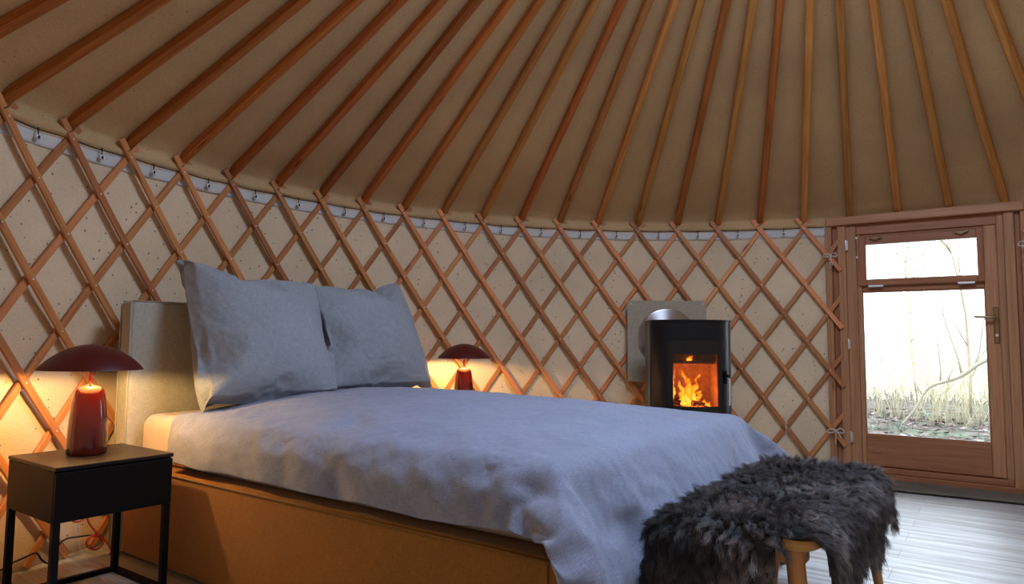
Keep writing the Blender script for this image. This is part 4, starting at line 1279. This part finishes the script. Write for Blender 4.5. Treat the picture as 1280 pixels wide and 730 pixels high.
# ------------------------------------------------------------------ assemble
DUVET = sim_duvet(); PILLOW_A = sim_pillow(1); PILLOW_B = sim_pillow(2)
build_setting()
build_poles()
build_lattice(-3.0, 18.66, 'long wooden lattice wall of crossed slats running from the left to the door')
build_lattice(22.42, 27.0, 'wooden lattice wall section starting right of the door')
build_cord_and_hooks()
build_door()
build_bed()
build_duvet()
build_pillow(PILLOW_A, (bed(.36, .125, .602), bed(.36, .80, .610), bed(.11, .845, 1.205), bed(.10, .115, 1.245)), 'large grey square pillow nearest the camera, leaning on the headboard')
build_pillow(PILLOW_B, (bed(.27, .79, .610), bed(.30, 1.585, .612), bed(.09, 1.475, 1.262), bed(.06, .80, 1.215)), 'large grey square pillow beside the right lamp, partly behind the other pillow')
NA = math.atan2(E2.y, E2.x)
build_nightstand((.419, 2.507), R(-35.2), 'black nightstand with one drawer and square metal legs, left of the bed')
build_nightstand(tuple(bed(.235, 1.97)[:2]), NA, 'black nightstand mostly hidden behind the bed, under the right lamp', .50)
LAMP = 860.0
build_lamp((.425, 2.533, .490), 'glossy red mushroom lamp standing on the left nightstand, lit', LAMP)
l2 = bed(.245, 1.925); build_lamp((l2.x, l2.y, .50), 'glossy red mushroom lamp behind the bed on its far side, lit', LAMP)
build_stove()
build_bench()
build_sheepskin()
cable = build_cables()
cable('power_cable', [(.66, 2.78, .30), (.72, 2.778, .211), (.75, 2.77, .166), (.789, 2.759, .162), (.799, 2.756, .185), (.823, 2.749, .137), (.863, 2.737, .084), (.888, 2.729, .040),
    (.859, 2.738, .024), (.822, 2.75, .044), (.813, 2.752, .072), (.841, 2.744, .085), (.894, 2.727, .055), (.90, 2.70, .012), (.86, 2.68, .005)], .0040, M['cordr'], 'tangled red fabric cable hanging behind the left nightstand')
cable('power_cable', [(.30, 2.89, .03), (.50, 2.867, .057), (.525, 2.862, .066), (.589, 2.85, .072), (.639, 2.839, .074), (.665, 2.833, .040), (.70, 2.826, .020), (.737, 2.822, .070), (.771, 2.812, .090), (.821, 2.798, .085),
    (.883, 2.779, .075), (.930, 2.765, .064)], .0035, M['cordb'], 'thin black cable sagging along the wall behind the left nightstand')
o = MB().tube(catmull([(.842, 2.812, .160), (.846, 2.808, .12), (.851, 2.807, .07), (.859, 2.804, .012)], 6), .0026, 7).build('hanging_string', M['rope'], smooth=True)
tag(o, 'short white string hanging low on the wall under the left nightstand', 'string')
bow('cord_tie', cyl(18.56, HZ - ROW - .005, 2.935), az(18.5), .85, 'white cord bow tied at the top of the left door post', ((-.012, -.085), (.004, -.11)))
bow('cord_tie', cyl(18.58, HZ - 7 * ROW - .01, 2.935), az(18.5), 1.0, 'white cord bow tied low on the left door post above the sheepskin', ((-.03, -.05), (.004, -.09)))
bow('cord_tie', cyl(22.36, HZ - ROW - .01, 2.925), az(22.3), .9, 'white cord tie on the lattice right of the door', ((-.03, -.03), (.03, -.05)), -1)
o = MB().tube(catmull([cyl(17.53, HZ - 6.9 * ROW, 2.93), cyl(17.49, HZ - 6.8 * ROW, 2.93), cyl(17.49, HZ - 7.3 * ROW, 2.93), cyl(17.52, HZ - 8.0 * ROW, 2.93)], 8), .0028, 7).build('hanging_string', M['rope'], smooth=True)
tag(o, 'white string hanging straight down from a lattice crossing behind the sheepskin', 'string')
build_outside()

# ------------------------------------------------------------------ light
w = bpy.data.worlds.new('sky'); bpy.context.scene.world = w; w.use_nodes = True
bg = w.node_tree.nodes['Background']; bg.inputs[0].default_value = (.86, .94, 1.0, 1); bg.inputs[1].default_value = 3.0
def area(name, loc, rot, sx, sy, e, c, shape='RECTANGLE'):
    L = bpy.data.lights.new(name, 'AREA'); L.shape = shape; L.size = sx; L.size_y = sy; L.energy = e; L.color = c
    o = bpy.data.objects.new(name, L); o.location = loc; o.rotation_euler = rot; col.objects.link(o); return o
area('crown_daylight', (0, 0, 3.16), (0, 0, 0), 1.15, 1.15, 56, (.565, .775, 1.13), 'DISK')
# daylight through the door glass
dn = Vector((.816, -.578, 0))
dc_ = DL.lerp(DR, .5) + dn * .12; dc_.z = .95
o = area('door_daylight', dc_, (R(90), 0, math.atan2(dn.y, dn.x) - R(90)), .72, 1.2, 5, (.66, .84, 1.05))
o.rotation_euler = (-dn).to_track_quat('-Z', 'Y').to_euler()

# ------------------------------------------------------------------ camera
cd = bpy.data.cameras.new('camera'); co_ = bpy.data.objects.new('camera', cd); col.objects.link(co_)
r_ = Vector((-0.00063, -0.99996, .00842)); 
import math as _m
pitch, roll = .0754, .0084
f_ = Vector((_m.cos(pitch), 0, _m.sin(pitch))); r0 = Vector((0, -1, 0)); u0 = r0.cross(f_)
rr = r0 * _m.cos(roll) + u0 * _m.sin(roll); uu = u0 * _m.cos(roll) - r0 * _m.sin(roll)
mw = Matrix(((rr.x, uu.x, -f_.x, CAM.x), (rr.y, uu.y, -f_.y, CAM.y), (rr.z, uu.z, -f_.z, CAM.z), (0, 0, 0, 1)))
co_.matrix_world = mw
cd.sensor_width = 36; cd.lens = 845.96 / 1280 * 36; cd.clip_start = .05; cd.clip_end = 200
sc = bpy.context.scene; sc.camera = co_
sc.view_settings.view_transform = 'Standard'; sc.view_settings.look = 'None'; sc.view_settings.gamma = 1
sc.view_settings.exposure = .62; sc.view_settings.use_curve_mapping = False
sc.cycles.use_denoising = True
sc.cycles.max_bounces = 8; sc.cycles.diffuse_bounces = 5; sc.cycles.transparent_max_bounces = 12
sc.cycles.caustics_reflective = False; sc.cycles.caustics_refractive = False
sc.cycles.sample_clamp_indirect = 4
